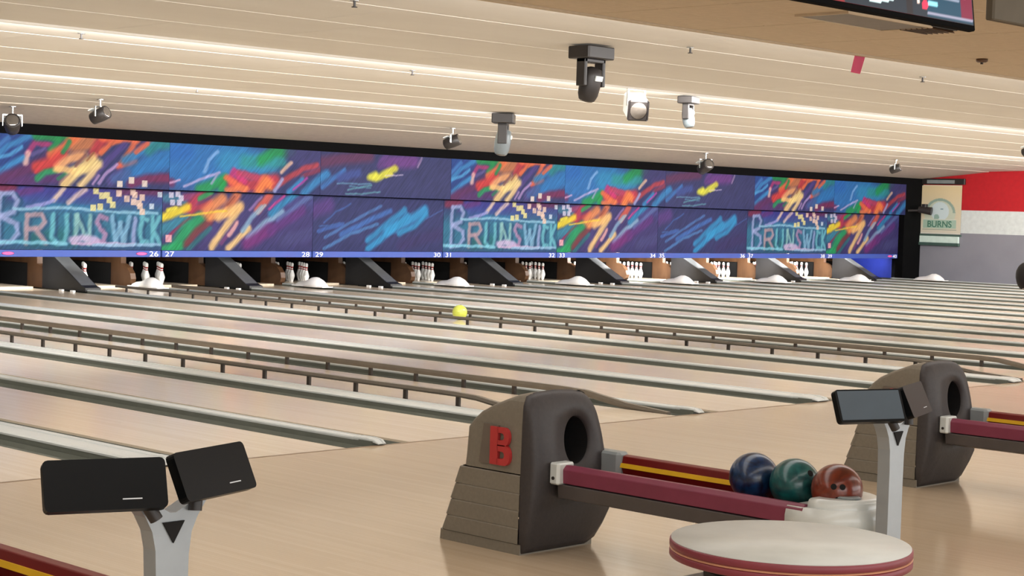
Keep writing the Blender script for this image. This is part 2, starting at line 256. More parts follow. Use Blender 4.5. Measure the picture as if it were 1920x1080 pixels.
# divider k stands at x = k * S; lane k lies between dividers k and k + 1 and is number 20 + k
ART = {
 'A': {'up':[((30,70,145),0.394,[(-0.12,2.57),(0.75,2.63)]),((28,62,135),0.682,[(-0.13,2.22),(0.27,2.26)]),((50,130,190),0.105,[(-0.11,2.08),(0.27,2.39),(0.72,2.59)]),((48,135,195),0.1,[(-0.1,1.82),(0.13,1.96),(0.54,2.21)]),((60,120,190),0.079,[(-0.02,2.29),(0.26,2.52)]),((70,150,205),0.068,[(-0.09,2.14),(0.32,2.24),(0.51,2.38)]),((95,40,90),0.21,[(-0.01,1.76),(0.42,1.94),(0.86,2.11),(1.15,2.26)]),((85,45,105),0.184,[(0.37,1.79),(0.99,1.88),(1.36,1.89)]),((165,50,110),0.105,[(0.62,2.28),(0.75,2.46),(1.05,2.43)]),((90,80,140),0.068,[(0.71,2.26),(0.95,2.36)]),((20,140,70),0.131,[(0.77,2.56),(1.1,2.56),(1.46,2.6)]),((20,145,75),0.105,[(1.05,2.35),(1.2,2.52)]),((200,120,70),0.315,[(1.5,2.47),(1.81,2.53),(1.92,2.45)]),((230,110,60),0.144,[(1.05,2.26),(1.3,2.42),(1.53,2.59)]),((170,40,60),0.184,[(1.87,2.33),(1.97,2.5),(2.17,2.64)]),((205,55,50),0.163,[(0.78,2.06),(1.11,2.17),(1.3,2.3)]),((190,45,55),0.079,[(0.81,1.98),(1.18,2.12)]),((20,135,80),0.079,[(1.28,2.33),(1.4,2.51)]),((30,150,90),0.11,[(0.82,1.87),(0.96,1.98),(1.18,2.02)]),((40,120,90),0.068,[(1.21,1.88),(1.36,1.98)]),((225,95,55),0.121,[(2.02,2.59),(2.39,2.61),(2.74,2.6)]),((228,105,60),0.095,[(2.02,2.34),(2.2,2.51),(2.47,2.59)]),((225,105,65),0.105,[(2.4,2.15),(2.58,2.41),(2.71,2.6)]),((215,90,70),0.118,[(2.37,2.13),(2.69,2.23)]),((210,75,60),0.11,[(2.61,2.33),(2.82,2.47),(3.09,2.59)]),((30,120,190),0.446,[(2.7,1.98),(2.99,2.17),(3.57,2.38)]),((35,125,190),0.144,[(2.48,2.24),(2.77,2.39),(3.15,2.55)]),((32,130,135),0.184,[(2.98,2.43),(3.17,2.55),(3.54,2.59)]),((215,95,65),0.079,[(2.71,2.39),(2.96,2.54)]),((75,60,130),0.116,[(1.85,1.93),(2.18,2.25),(2.47,2.5)]),((80,70,135),0.158,[(2.22,1.87),(2.4,2.01)]),((60,90,150),0.158,[(2.3,1.92),(2.56,2.02)]),((235,165,105),0.158,[(1.18,2.06),(1.41,2.22),(1.66,2.28)]),((238,205,130),0.163,[(1.31,1.77),(1.59,2.05),(1.87,2.24)]),((236,208,135),0.152,[(1.51,2.03),(1.74,2.06),(1.97,2.16)]),((232,200,140),0.131,[(1.62,1.78),(1.85,1.99),(1.92,2.11)]),((236,190,120),0.105,[(1.18,2.04),(1.46,2.02)]),((120,80,80),0.058,[(1.54,2.11),(1.61,2.19),(1.71,2.3)]),((150,95,60),0.037,[(1.74,2.21),(1.87,2.33)]),((222,180,175),0.1,[(0.59,2.13),(0.62,2.28)]),((120,35,80),0.168,[(2.62,1.84),(2.94,1.94),(3.41,1.96)]),((170,140,195),0.063,[(2.0,1.83),(2.14,2.02),(2.34,2.17)]),((160,130,180),0.053,[(1.88,1.81),(1.98,1.95)])],'up_sq':[((220,208,195),0.11,[(2.4,1.83),(2.63,1.9),(2.9,1.85)])],'lo':[((58,60,150),0.446,[(0.68,1.6),(2.0,1.57)]),((66,62,140),0.42,[(2.0,1.59),(3.4,1.6)]),((125,40,75),0.158,[(0.1,1.67),(0.48,1.71)]),((95,50,125),0.131,[(0.44,1.59),(0.98,1.72)]),((100,45,90),0.131,[(2.53,1.69),(3.39,1.72)]),((45,120,150),0.761,[(0.11,1.06),(3.31,1.11)]),((30,100,110),0.289,[(0.82,0.89),(1.65,0.9)]),((40,115,160),0.105,[(1.13,1.41),(1.96,1.41)]),((222,195,175),0.089,[(1.23,1.52),(1.33,1.62),(1.43,1.75)]),((210,185,185),0.089,[(1.51,1.49),(1.64,1.6),(1.84,1.72)]),((150,150,215),0.063,[(0.74,1.4),(0.98,1.43),(1.23,1.52)]),((34,78,118),0.085,[(0.28,0.78),(0.3,1.58)]),((34,78,118),0.085,[(0.3,1.58),(0.54,1.6),(0.62,1.46),(0.54,1.28),(0.32,1.22)]),((34,78,118),0.085,[(0.34,1.2),(0.61,1.1),(0.64,0.93),(0.51,0.8),(0.28,0.78)]),((34,78,118),0.085,[(0.78,0.78),(0.8,1.24)]),((34,78,118),0.085,[(0.8,1.24),(1.06,1.26),(1.14,1.14),(1.04,1.04),(0.82,1.02)]),((34,78,118),0.085,[(0.96,1.01),(1.16,0.78)]),((34,78,118),0.085,[(1.3,1.25),(1.26,0.9),(1.36,0.78),(1.5,0.8),(1.56,0.93),(1.56,1.25)]),((34,78,118),0.085,[(1.72,0.78),(1.74,1.25)]),((34,78,118),0.085,[(1.74,1.25),(1.98,0.78)]),((34,78,118),0.085,[(1.98,0.78),(2.01,1.25)]),((34,78,118),0.085,[(2.34,1.2),(2.2,1.25),(2.14,1.14),(2.22,1.03),(2.32,0.95),(2.28,0.82),(2.12,0.8)]),((34,78,118),0.085,[(2.44,1.25),(2.52,0.78)]),((34,78,118),0.085,[(2.52,0.78),(2.61,1.13)]),((34,78,118),0.085,[(2.61,1.13),(2.68,0.78)]),((34,78,118),0.085,[(2.68,0.78),(2.78,1.25)]),((34,78,118),0.085,[(2.88,0.78),(2.9,1.22)]),((34,78,118),0.085,[(3.16,1.2),(3.06,1.25),(3.0,1.03),(3.04,0.82),(3.16,0.81)]),((34,78,118),0.085,[(3.26,0.78),(3.27,1.25)]),((34,78,118),0.085,[(3.42,1.25),(3.28,1.02),(3.43,0.78)]),((150,161,209),0.088,[(0.22,0.8),(0.24,1.6)]),((150,161,209),0.088,[(0.24,1.6),(0.48,1.62),(0.56,1.48),(0.48,1.3),(0.26,1.24)]),((150,161,209),0.088,[(0.28,1.22),(0.55,1.12),(0.58,0.95),(0.45,0.82),(0.22,0.8)]),((179,149,161),0.088,[(0.72,0.8),(0.74,1.26)]),((179,149,161),0.088,[(0.74,1.26),(1.0,1.28),(1.08,1.16),(0.98,1.06),(0.76,1.04)]),((179,149,161),0.088,[(0.9,1.03),(1.1,0.8)]),((104,182,198),0.088,[(1.24,1.27),(1.2,0.92),(1.3,0.8),(1.44,0.82),(1.5,0.95),(1.5,1.27)]),((137,185,187),0.088,[(1.66,0.8),(1.68,1.27)]),((137,185,187),0.088,[(1.68,1.27),(1.92,0.8)]),((137,185,187),0.088,[(1.92,0.8),(1.95,1.27)]),((173,134,175),0.088,[(2.28,1.22),(2.14,1.27),(2.08,1.16),(2.16,1.05),(2.26,0.97),(2.22,0.84),(2.06,0.82)]),((126,176,210),0.088,[(2.38,1.27),(2.46,0.8)]),((126,176,210),0.088,[(2.46,0.8),(2.55,1.15)]),((126,176,210),0.088,[(2.55,1.15),(2.62,0.8)]),((126,176,210),0.088,[(2.62,0.8),(2.72,1.27)]),((150,161,209),0.088,[(2.82,0.8),(2.84,1.24)]),((104,182,198),0.088,[(3.1,1.22),(3.0,1.27),(2.94,1.05),(2.98,0.84),(3.1,0.83)]),((104,182,198),0.088,[(3.2,0.8),(3.21,1.27)]),((104,182,198),0.088,[(3.36,1.27),(3.22,1.04),(3.37,0.8)]),((140,190,218),0.053,[(0.49,1.36),(1.49,1.4),(2.41,1.35),(3.31,1.34)]),((200,180,220),0.121,[(1.6,0.86),(1.81,0.9),(2.07,0.85)]),((205,175,215),0.058,[(1.61,0.8),(2.82,0.79)]),((130,200,225),0.063,[(0.02,0.81),(1.0,0.81),(1.5,0.8)]),((150,190,225),0.053,[(2.02,0.77),(3.35,0.79)])],'lo_sq':[((228,218,150),0.11,[(2.05,1.7),(2.17,1.62),(2.27,1.63),(2.32,1.55),(2.39,1.47),(2.0,1.41),(2.14,1.43)]),((228,198,182),0.11,[(2.51,1.67),(2.67,1.58),(2.79,1.7),(2.83,1.65),(2.98,1.61),(2.81,1.53),(2.92,1.51),(2.94,1.46),(2.99,1.36)]),((200,215,232),0.095,[(3.18,1.46),(3.35,1.67)])]},
 'B': {'up':[((35,118,190),1.087,[(-0.21,2.27),(1.46,2.29)]),((28,100,180),0.303,[(-0.15,2.39),(0.36,2.45)]),((40,135,185),0.43,[(1.23,2.31),(2.21,2.28)]),((38,145,150),0.228,[(1.63,2.32),(2.51,2.36)]),((22,150,80),0.202,[(2.0,2.36),(2.3,2.52),(2.69,2.56)]),((62,60,115),0.379,[(2.75,2.51),(3.52,2.54)]),((70,62,120),0.228,[(3.0,2.28),(3.53,2.3)]),((120,165,222),0.071,[(0.75,2.1),(0.83,2.31),(1.02,2.47)]),((110,40,90),0.167,[(-0.3,1.93),(0.05,1.88)]),((200,160,200),0.04,[(-0.09,1.85),(0.21,1.93)]),((22,150,78),0.202,[(0.65,1.78),(0.9,1.86),(1.18,1.98)]),((20,150,70),0.152,[(1.13,1.82),(1.19,1.96)]),((175,165,215),0.051,[(0.32,1.83),(0.65,1.96),(1.06,2.1)]),((150,150,190),0.046,[(0.9,1.9),(1.03,2.07)]),((190,45,60),0.253,[(1.38,1.92),(1.81,1.89),(2.31,2.0)]),((195,40,112),0.131,[(1.32,1.99),(1.4,2.13),(1.64,1.95)]),((185,55,90),0.126,[(1.52,2.11),(1.93,2.03),(2.25,2.02)]),((240,132,62),0.202,[(1.96,1.79),(2.1,1.99),(2.23,1.9)]),((228,105,62),0.126,[(1.23,2.01),(1.41,1.92),(1.64,1.79)]),((225,120,70),0.101,[(1.24,1.8),(1.7,1.83)]),((180,60,72),0.111,[(2.32,1.88),(2.67,2.08),(2.97,2.23),(3.31,2.32)]),((222,182,160),0.076,[(2.47,2.15),(2.69,2.33)]),((130,50,80),0.086,[(2.97,2.09),(3.4,2.25)]),((150,160,210),0.076,[(2.32,1.8),(2.49,2.02)]),((45,135,195),0.116,[(2.65,1.79),(2.98,2.04)]),((48,135,195),0.162,[(3.02,1.78),(3.41,2.08)]),((182,62,162),0.046,[(2.77,1.85),(3.1,2.07)])],'up_sq':[],'lo':[((66,58,116),1.062,[(0.01,1.17),(3.4,1.22)]),((70,70,135),0.303,[(2.38,1.64),(3.39,1.66)]),((60,120,150),0.152,[(-0.01,1.62),(0.46,1.59)]),((150,60,110),0.126,[(0.46,1.64),(0.98,1.72)]),((190,50,80),0.152,[(0.49,1.41),(0.73,1.62),(0.98,1.74)]),((180,50,75),0.152,[(0.57,1.39),(1.02,1.53)]),((30,160,90),0.101,[(0.79,1.63),(1.04,1.75)]),((50,135,160),0.228,[(0.01,1.06),(0.5,1.23)]),((150,40,90),0.056,[(0.15,0.95),(0.6,1.27)]),((28,160,95),0.278,[(0.31,0.77),(0.53,1.04),(0.8,1.23)]),((28,160,95),0.152,[(0.04,0.72),(0.4,0.77)]),((125,52,62),0.152,[(0.53,0.81),(0.75,1.04),(1.0,1.21)]),((40,110,120),0.101,[(0.56,0.7),(1.03,1.09)]),((70,60,120),0.126,[(0.87,0.74),(1.12,1.05)]),((236,142,82),0.228,[(0.94,1.39),(1.27,1.63)]),((225,120,75),0.177,[(1.39,1.43),(1.61,1.71)]),((222,92,72),0.152,[(2.09,1.44),(2.35,1.71)]),((235,150,80),0.152,[(1.02,1.3),(1.51,1.41)]),((140,70,60),0.04,[(1.39,1.52),(1.56,1.69)]),((246,204,132),0.142,[(1.07,0.75),(1.4,1.15),(1.68,1.46)]),((246,206,135),0.126,[(1.44,0.74),(1.64,0.89),(1.89,1.11)]),((240,190,120),0.177,[(1.22,1.31),(1.68,1.5)]),((110,60,110),0.066,[(1.29,0.82),(1.63,1.2)]),((225,170,170),0.076,[(1.46,0.98),(1.63,1.2)]),((132,170,202),0.096,[(1.75,1.06),(1.95,1.3),(2.18,1.49)]),((135,172,205),0.111,[(1.87,0.92),(2.27,1.21),(2.66,1.43)]),((140,110,170),0.051,[(1.91,1.44),(2.17,1.68)]),((90,110,170),0.101,[(2.57,1.26),(2.99,1.53),(3.33,1.73)]),((40,140,190),0.116,[(2.39,1.38),(2.77,1.65),(3.01,1.77)]),((192,62,142),0.051,[(2.36,1.47),(2.71,1.74)]),((170,180,190),0.061,[(2.09,1.39),(2.26,1.54)]),((118,44,120),0.228,[(1.87,0.82),(2.4,1.09)]),((95,50,125),0.177,[(2.4,1.06),(3.15,1.46)]),((70,70,125),0.228,[(2.71,0.88),(3.38,1.03)]),((246,222,42),0.142,[(0.0,1.27),(0.27,1.36),(0.54,1.47)]),((240,225,60),0.076,[(0.11,1.4),(0.27,1.45)]),((245,205,60),0.035,[(0.38,1.29),(0.94,1.37),(1.39,1.42)])],'lo_sq':[((235,170,180),0.131,[(0.14,0.9)]),((205,200,225),0.101,[(0.18,1.67),(0.32,1.69),(0.39,1.62),(0.21,1.54),(0.35,1.54)])]},
 'C': {'up':[((54,58,106),0.98,[(-0.23,2.14),(3.47,2.2)]),((100,52,90),0.21,[(-0.15,2.35),(0.46,2.46),(1.23,2.54)]),((190,60,72),0.14,[(-0.42,2.12),(-0.15,2.3)]),((185,65,150),0.037,[(-0.39,1.98),(-0.2,2.12)]),((45,132,195),0.177,[(-0.44,1.83),(-0.16,1.99),(0.15,2.16)]),((52,112,182),0.093,[(0.04,1.91),(0.32,2.1),(0.58,2.25)]),((60,80,150),0.163,[(0.47,2.1),(0.94,2.21)]),((112,60,138),0.257,[(1.61,2.44),(2.39,2.49)]),((95,60,130),0.14,[(1.48,2.37),(1.66,2.53)]),((150,130,172),0.042,[(2.49,2.37),(2.58,2.57)]),((95,145,178),0.028,[(0.42,2.0),(0.83,2.0),(1.28,2.0)]),((90,150,165),0.033,[(0.69,1.88),(0.95,1.93),(1.28,1.97)]),((95,155,170),0.028,[(0.63,1.8),(1.02,1.81),(1.5,1.86)]),((80,140,165),0.023,[(0.71,1.95),(1.26,1.92)]),((230,230,62),0.145,[(1.25,2.14),(1.37,2.19)]),((232,230,66),0.131,[(1.37,2.11),(1.61,2.21),(1.89,2.33)]),((228,225,80),0.07,[(1.65,2.16),(1.8,2.21)]),((215,200,225),0.019,[(1.65,2.18),(2.08,2.21)])],'up_sq':[],'lo':[((54,58,108),1.003,[(-0.04,1.16),(3.46,1.21)]),((90,60,132),0.28,[(-0.22,1.38),(0.38,1.57)]),((60,95,165),0.033,[(0.28,1.23),(0.56,1.44),(0.92,1.61)]),((60,100,165),0.028,[(0.16,1.16),(0.42,1.18),(0.66,1.24)]),((58,52,104),0.233,[(2.27,0.81),(3.33,1.06)]),((72,115,178),0.061,[(0.29,0.95),(0.96,1.26),(1.71,1.58)]),((72,122,182),0.07,[(0.29,0.74),(0.96,1.03),(1.63,1.23)]),((60,108,182),0.103,[(0.7,1.01),(1.38,1.29),(1.96,1.49)]),((62,100,175),0.07,[(0.14,1.07),(0.75,1.22)]),((42,140,195),0.126,[(1.39,0.91),(1.85,1.21),(2.34,1.52)]),((42,150,208),0.14,[(1.4,0.74),(1.88,1.04),(2.41,1.41)]),((44,152,210),0.187,[(1.88,1.09),(2.44,1.31),(2.89,1.53)]),((42,145,200),0.117,[(2.2,1.05),(2.61,1.2),(2.92,1.44)]),((66,100,170),0.023,[(2.93,1.36),(3.38,1.54)])],'lo_sq':[]},
}
EVEN_HALF, ODD_HALF, GUT = 0.135, 0.0575, 0.225
def half(k): return EVEN_HALF if k % 2 == 0 else ODD_HALF
# ================================================================ setting
fl = empty('floor', (0, 0, 0), kind='structure')
MB().box(-14, 36.7, -14, 0, -0.1, 0).build('approach_boards', ['approach'], fl)
MB().box(-14, 36.7, -0.012, 0.012, -0.02, 0.0015).build('foul_line', ['line'], fl)
MB().box(-14, 36.7, 0.0, 20.6, -0.30, -0.20).build('lane_bed', ['pitblack'], fl)
MB().box(21 * S + ODD_HALF, 36.7, 0.0, 17.5, -0.2, 0.0).build('side_walkway', ['grey_w'], fl)
wr = empty('wall_right', (36.7, 0, 0), kind='structure')
MB().box(0, 0.15, -14, 20.6, -0.2, 1.31).build('grey_band', ['grey_w'], wr)
MB().box(0, 0.15, -14, 20.6, 1.31, 1.93).build('pale_band', ['white_w'], wr)
MB().box(0, 0.15, -14, 20.6, 1.93, 3.4).build('red_band', ['red_w'], wr)
tag(MB().box(-14, 36.85, 20.6, 20.75, -0.3, 3.4).build('wall_back', ['pitblack']), kind='structure')
tag(MB().box(-14.15, -14, -14, 20.6, -0.2, 3.4).build('wall_left', ['cream_w']), kind='structure')
tag(MB().box(-14, 36.85, -14.15, -14, -0.2, 3.4).build('wall_front', ['cream_w']), kind='structure')
# ceiling: three stepped sections of boards, each ending in a lip
ce = empty('ceiling', (0, 0, 0), kind='structure')
sections = [(-0.30, 5.64, 3.235, 3.155, 5), (5.64, 10.52, 3.215, 3.065, 4), (10.52, 15.40, 3.105, 2.975, 4)]
for y0, y1, z0, z1, n in sections:
    for i in range(n):
        a, b = y0 + (y1 - y0) * i / n, y0 + (y1 - y0) * (i + 1) / n
        za, zb = z0 + (z1 - z0) * i / n, z0 + (z1 - z0) * (i + 1) / n
        me = None
        off = 1.83 * ((i * 2) % 3) / 1.5
        for j in range(14):
            x0 = -14 + 3.66 * j - off * 0.5
            if me is None:
                mb = MB(); d = 0.0012
                mb.add([(0.002, a, za - d), (3.658, a, za - d), (3.658, b, zb + d), (0.002, b, zb + d), (0.002, a, za + .03), (3.658, a, za + .03), (3.658, b, zb + .04), (0.002, b, zb + .04)],
                       [(0, 1, 2, 3), (7, 6, 5, 4), (0, 4, 5, 1), (1, 5, 6, 2), (2, 6, 7, 3), (3, 7, 4, 0)])
                me = mb.mesh('ceiling_board', ['ceil'])
            o = bpy.data.objects.new('ceiling_board', me); C.objects.link(o); o.parent = ce; o.location = (x0, 0, 0)
for (yl, z0, z1) in ((5.64, 3.135, 3.22), (10.52, 3.045, 3.11)):
    MB().box(-14, 36.7, yl - 0.02, yl + 0.015, z0, z1).build('ceiling_lip', ['ceil'], ce)
MB().box(-14, 36.85, -14, 20.6, 3.36, 3.42).build('roof_deck', ['black'], ce)
# soffit above the masking
mb = MB(); mb.add([(-14, 15.36, 2.965), (36.7, 15.36, 2.965), (36.7, 17.34, 2.765), (-14, 17.34, 2.765), (-14, 15.36, 3.1), (36.7, 15.36, 3.1), (36.7, 17.34, 3.1), (-14, 17.34, 3.1)],
       [(0, 1, 2, 3), (4, 7, 6, 5), (0, 4, 5, 1), (2, 6, 7, 3)])
tag(mb.build('trim_1', ['soffit']), kind='structure')
# black surround of the masking
t2 = empty('trim_2', (0, 0, 0), kind='structure')
MB().box(-14, 36.68, 17.33, 17.6, 2.585, 2.765).build('black_header', ['black'], t2)
MB().box(21 * S + 0.02, 36.68, 17.36, 17.6, 0.0, 2.585).build('black_side_panel', ['black'], t2)
MB().box(-14, 3 * S, 17.36, 17.6, 0.57, 2.585).build('black_side_panel', ['black'], t2)
# lower tiled ceiling over the seating area
c2 = empty('ceiling', (0, 0, 0), kind='structure')
me = None
for j in range(15):
    for i in range(12):
        if me is None:
            me = MB().bbox(0.004, 1.216, 0.004, 0.606, 0, 0.02, 0.008).mesh('ceiling_tile', ['tile'])
        x0, y0 = -4.0 + 1.22 * j, -0.32 - 0.61 * (i + 1)
        if (j, i) in ((6, 1), (6, 2), (7, 2)): pass
        o = bpy.data.objects.new('ceiling_tile', me); C.objects.link(o); o.parent = c2; o.location = (x0, y0, 3.0)
MB().box(-14, 36.7, -14, -0.28, 3.021, 3.06).build('grid_backing', ['tile'], c2)
MB().box(-14, -4.0, -14, -0.32, 3.0, 3.021).build('plain_panel', ['tile'], c2)
MB().box(14.3, 36.7, -14, -0.32, 3.0, 3.021).build('plain_panel', ['tile'], c2)
MB().box(-4.0, 14.3, -14, -7.64, 3.0, 3.021).build('plain_panel', ['tile'], c2)
MB().box(-14, 36.7, -0.32, -0.28, 2.985, 3.20).build('ceiling_edge', ['tile'], c2)

# ================================================================ lanes
proto = {}
for k in range(-1, 21):
    par = k % 2
    if k == -1: lab = 'wooden bowling lane cut by the lower edge, before the nearest capping'
    elif k == 0: lab = 'nearest full wooden bowling lane, behind the black twin screens'
    elif k == 1: lab = 'second nearest bowling lane, running down to the grey hood with red letter'
    elif k == 2: lab = 'bowling lane with raised bumper rails nearest to the camera'
    elif k == 3: lab = 'bowling lane just behind the nearest raised bumper rails'
    elif k == 4: lab = 'bowling lane in front of the gutter that ends near the grey console'
    elif k == 5: lab = 'bowling lane between the yellow ball lane and a plain gutter'
    elif k == 6: lab = 'far bowling lane with bumper rails and the yellow ball on it'
    else: lab = 'distant pale bowling lane leading to number ' + words(20 + k)
    x = (k + 0.5) * S + (0.039 if par == 0 else -0.039)
    e = empty('bowling_lane', (x, 0, 0), lab, 'lane', 'bowling lanes')
    hw = (S - 2 * GUT - EVEN_HALF - ODD_HALF) / 2
    if 'lane' not in proto:
        proto['lane'] = MB().box(-hw, hw, 0.013, 18.3, -0.19, 0).box(-hw, hw, 18.3, 19.75, -0.19, 0.03).mesh('lane_surface', ['lane'])
        g = MB(); prof = [(GUT / 2 * -math.cos(math.pi * i / 8), -0.015 - 0.085 * math.sin(math.pi * i / 8)) for i in range(9)]
        prof2 = [(u, v - 0.01) for u, v in reversed(prof)]
        g.prism(prof + prof2, 'y', 0.013, 18.3)
        proto['gut'] = g.mesh('gutter', ['gutter'])
    o = bpy.data.objects.new('lane_surface', proto['lane']); C.objects.link(o); o.parent = e
    for sgn in (-1, 1):
        o = bpy.data.objects.new('gutter', proto['gut']); C.objects.link(o); o.parent = e; o.location = (sgn * (hw + GUT / 2), 0, 0); o.scale = (.97, 1, 1)
    if k % 2 == 1 and k >= 5:
        for yy in (17.0, 17.35): MB().bbox(hw - .02, hw + .03, yy, yy + .10, 0.0, .03, .006).build('lane_sensor', ['cover'], e)
    if k in (2, 6):      # raised bumpers
        for sgn in (-1, 1):
            y_end = 1.15 if sgn < 0 else 1.0
            xx = sgn * (hw + 0.035)
            r = MB(); sec = [(-.020, -.020), (.020, -.020), (.026, -.006), (.020, .018), (-.020, .018), (-.026, -.006)]
            path = [(0.12, 0.0), (y_end * .55, 0.03), (y_end, 0.094), (y_end + .25, 0.103), (16.8, 0.106)]
            if sgn > 0: sec = [(u, v - .014 if v < -.01 else v) for u, v in sec]
            r.loft([[(xx + u, yy, zz + v) for u, v in sec] for yy, zz in path])
            o = r.build('bumper_rail', ['rail'], e)
            pm = MB().bbox(-.013, .013, -.020, .020, -0.085, 0.086, .003).mesh('bumper_post', ['post'])
            for q in range(28):
                yq = y_end + 0.22 + q * 0.63
                if yq > 16.7: break
                p_ = bpy.data.objects.new('bumper_post', pm); C.objects.link(p_); p_.parent = e; p_.location = (xx, yq, 0)
# cappings between the lanes
cap_labels = {0: 'wide pale capping nearest to the camera, ending at the black twin screens', 1: 'narrow capping ending in the open left of the hood with red letter',
 2: 'wide capping in front of the nearest bumper rails, ending behind the near hood', 3: 'narrow capping behind the nearest bumper rails, ending above the three balls',
 4: 'wide capping whose tip ends at the grey reflecting screen', 5: 'narrow capping that runs behind the far hood', 6: 'wide capping in front of the yellow ball, ending beside the far hood', -1: 'capping cut by the lower edge of the view'}
for k in range(-1, 22):
    ev = k % 2 == 0
    lab = cap_labels.get(k) or ('wide' if ev else 'narrow') + ' grey capping beside lane number ' + words(20 + k)
    e = empty('lane_capping', (k * S, 0, 0), lab, 'capping', 'cappings between the lanes')
    key = 'cap%d' % ev
    if key not in proto:
        h = half(k) - .004; ye = 16.97 if ev else 18.34
        a = MB(); a.prism([(-h * .96, -0.2), (h * .96, -0.2), (h * .96, 0.026), (-h * .96, 0.026)], 'y', 0.03, ye)
        proto[key + 'b'] = a.mesh('capping_base', ['gutter'])
        pr = [(-h, 0.018), (-h * .97, 0.018), (-h * .96, .027), (h * .96, .027), (h * .97, 0.018), (h, 0.018), (h, 0.030), (h * .9, 0.038), (h * .35, 0.041), (h * .3, 0.033), (h * .2, 0.033), (h * .15, 0.041), (-h * .5, .041), (-h * .9, 0.038), (-h, 0.030)]
        a = MB(); a.loft([[(u, yy, v) for u, v in pr] for yy in (0.22, ye)])
        proto[key] = a.mesh('capping_profile', ['cap'])
        nb = MB(); nb.loft([[(u * w_, yy, v * s_ + .001) for u, v in pr] for yy, w_, s_ in ((-0.02, .60, .35), (0.02, .8, .9), (0.10, .93, 1.1), (0.22, .985, 1.04))])
        proto[key + 'n'] = nb.mesh('capping_nose', ['cap'])
    for nm, kk in (('capping_profile', key), ('capping_nose', key + 'n'), ('capping_base', key + 'b')):
        o = bpy.data.objects.new(nm, proto[kk]); C.objects.link(o); o.parent = e
# ================================================================ pin decks
pin_prof = [(.0258, 0), (.029, .006), (.036, .025), (.0455, .06), (.0565, .095), (.0605, .114), (.0585, .14), (.0495, .17), (.037, .205), (.0275, .235), (.0235, .254), (.0240, .272), (.0285, .30), (.0322, .335), (.0318, .352), (.026, .368), (.014, .379), (.003, .381)]
mb = MB(); mb.lathe(pin_prof, 14, mfun=lambda i: 1 if i in (9, 11) else 0)
pin_me = mb.mesh('bowling_pin', ['pin', 'pin_red'])
PINS = [(0, 0, 'head pin at the front tip'), (-.1524, .264, 'second row pin toward the near side'), (.1524, .264, 'second row pin toward the far side'), (-.3048, .528, 'third row pin at the near side'), (0, .528, 'third row middle pin'),
        (.3048, .528, 'third row pin at the far side'), (-.4572, .792, 'back row corner pin at the near side'), (-.1524, .792, 'back row inner pin toward the near side'), (.1524, .792, 'back row inner pin toward the far side'), (.4572, .792, 'back row corner pin at the far side')]
for k in range(5, 20):
    xc = (k + 0.5) * S + (0.039 if k % 2 == 0 else -0.039)
    for dx, dy, lb in PINS:
        o = bpy.data.objects.new('bowling_pin', pin_me); C.objects.link(o); o.location = (xc + dx + 0.0, 18.68 + dy, 0.03)
        tag(o, 'white %s of lane %s' % (lb, words(20 + k)), 'bowling pin', 'pins standing on lane ' + words(20 + k))
for k in range(5, 21):      # pin deck lamp of each lane, hidden behind the masking edge
    brighter = {5: 26, 6: 26, 7: 5, 8: 3, 9: 4, 10: 3, 11: 4, 12: 3, 13: 5, 20: 20}.get(k, 105)
    area('pin_deck_lamp', ((k + .5) * S, 17.70, 0.78), 1.0, 0.06, brighter, (1, .98, .94), (0, 1, -0.38))
for k in range(5, 22):
    e = empty('kickback_plate', (k * S, 18.2, 0), ('brown kickback plate with a sloping dark hood beside lane ' if k % 2 == 0 else 'brown wooden kickback plate beside the pins of lane ') + words(20 + k), 'kickback', 'kickback plates between the pin decks')
    if 'kick' not in proto:
        prof = [(0.26, 0.0), (0.20, .06), (.17, .14), (.20, .24), (.30, .34), (.42, .39), (.50, .41), (.52, 1.15), (2.2, 1.15), (2.2, .41), (.82, .41), (.82, 0.03), (.70, 0.0)]
        a = MB()
        a.prism([(u, v) for u, v in prof[:8]] + [(.82, 1.15), (.82, 0)], 'x', -.055, .055); a.prism([(.82, .41), (.82, 1.15), (2.2, 1.15), (2.2, .41)], 'x', -.055, .055)
        proto['kick'] = a.mesh('kickback_panel', ['kick'])
        proto['kdark'] = MB().box(-.03, .03, .82, 2.25, 0, .41).mesh('pit_rubber_panel', ['pitblack'])
    for nm, kk in (('kickback_panel', 'kick'), ('pit_rubber_panel', 'kdark')):
        o = bpy.data.objects.new(nm, proto[kk]); C.objects.link(o); o.parent = e
    if k % 2 == 0:
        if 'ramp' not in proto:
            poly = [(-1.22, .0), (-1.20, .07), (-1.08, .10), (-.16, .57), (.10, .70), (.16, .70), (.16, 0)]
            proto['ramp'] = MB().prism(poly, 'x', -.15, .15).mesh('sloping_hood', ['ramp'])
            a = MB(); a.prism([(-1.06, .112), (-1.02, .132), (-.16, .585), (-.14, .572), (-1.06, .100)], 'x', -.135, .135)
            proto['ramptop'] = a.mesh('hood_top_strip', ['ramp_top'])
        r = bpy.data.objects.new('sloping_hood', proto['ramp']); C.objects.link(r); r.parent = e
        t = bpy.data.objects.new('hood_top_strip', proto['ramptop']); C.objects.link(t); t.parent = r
tag(MB().bbox(21 * S - .14, 21 * S - .10, 17.62, 19.5, 0.03, .9, .01).build('pit_curtain', ['blue']), 'blue pit curtain beside lane forty', 'curtain')
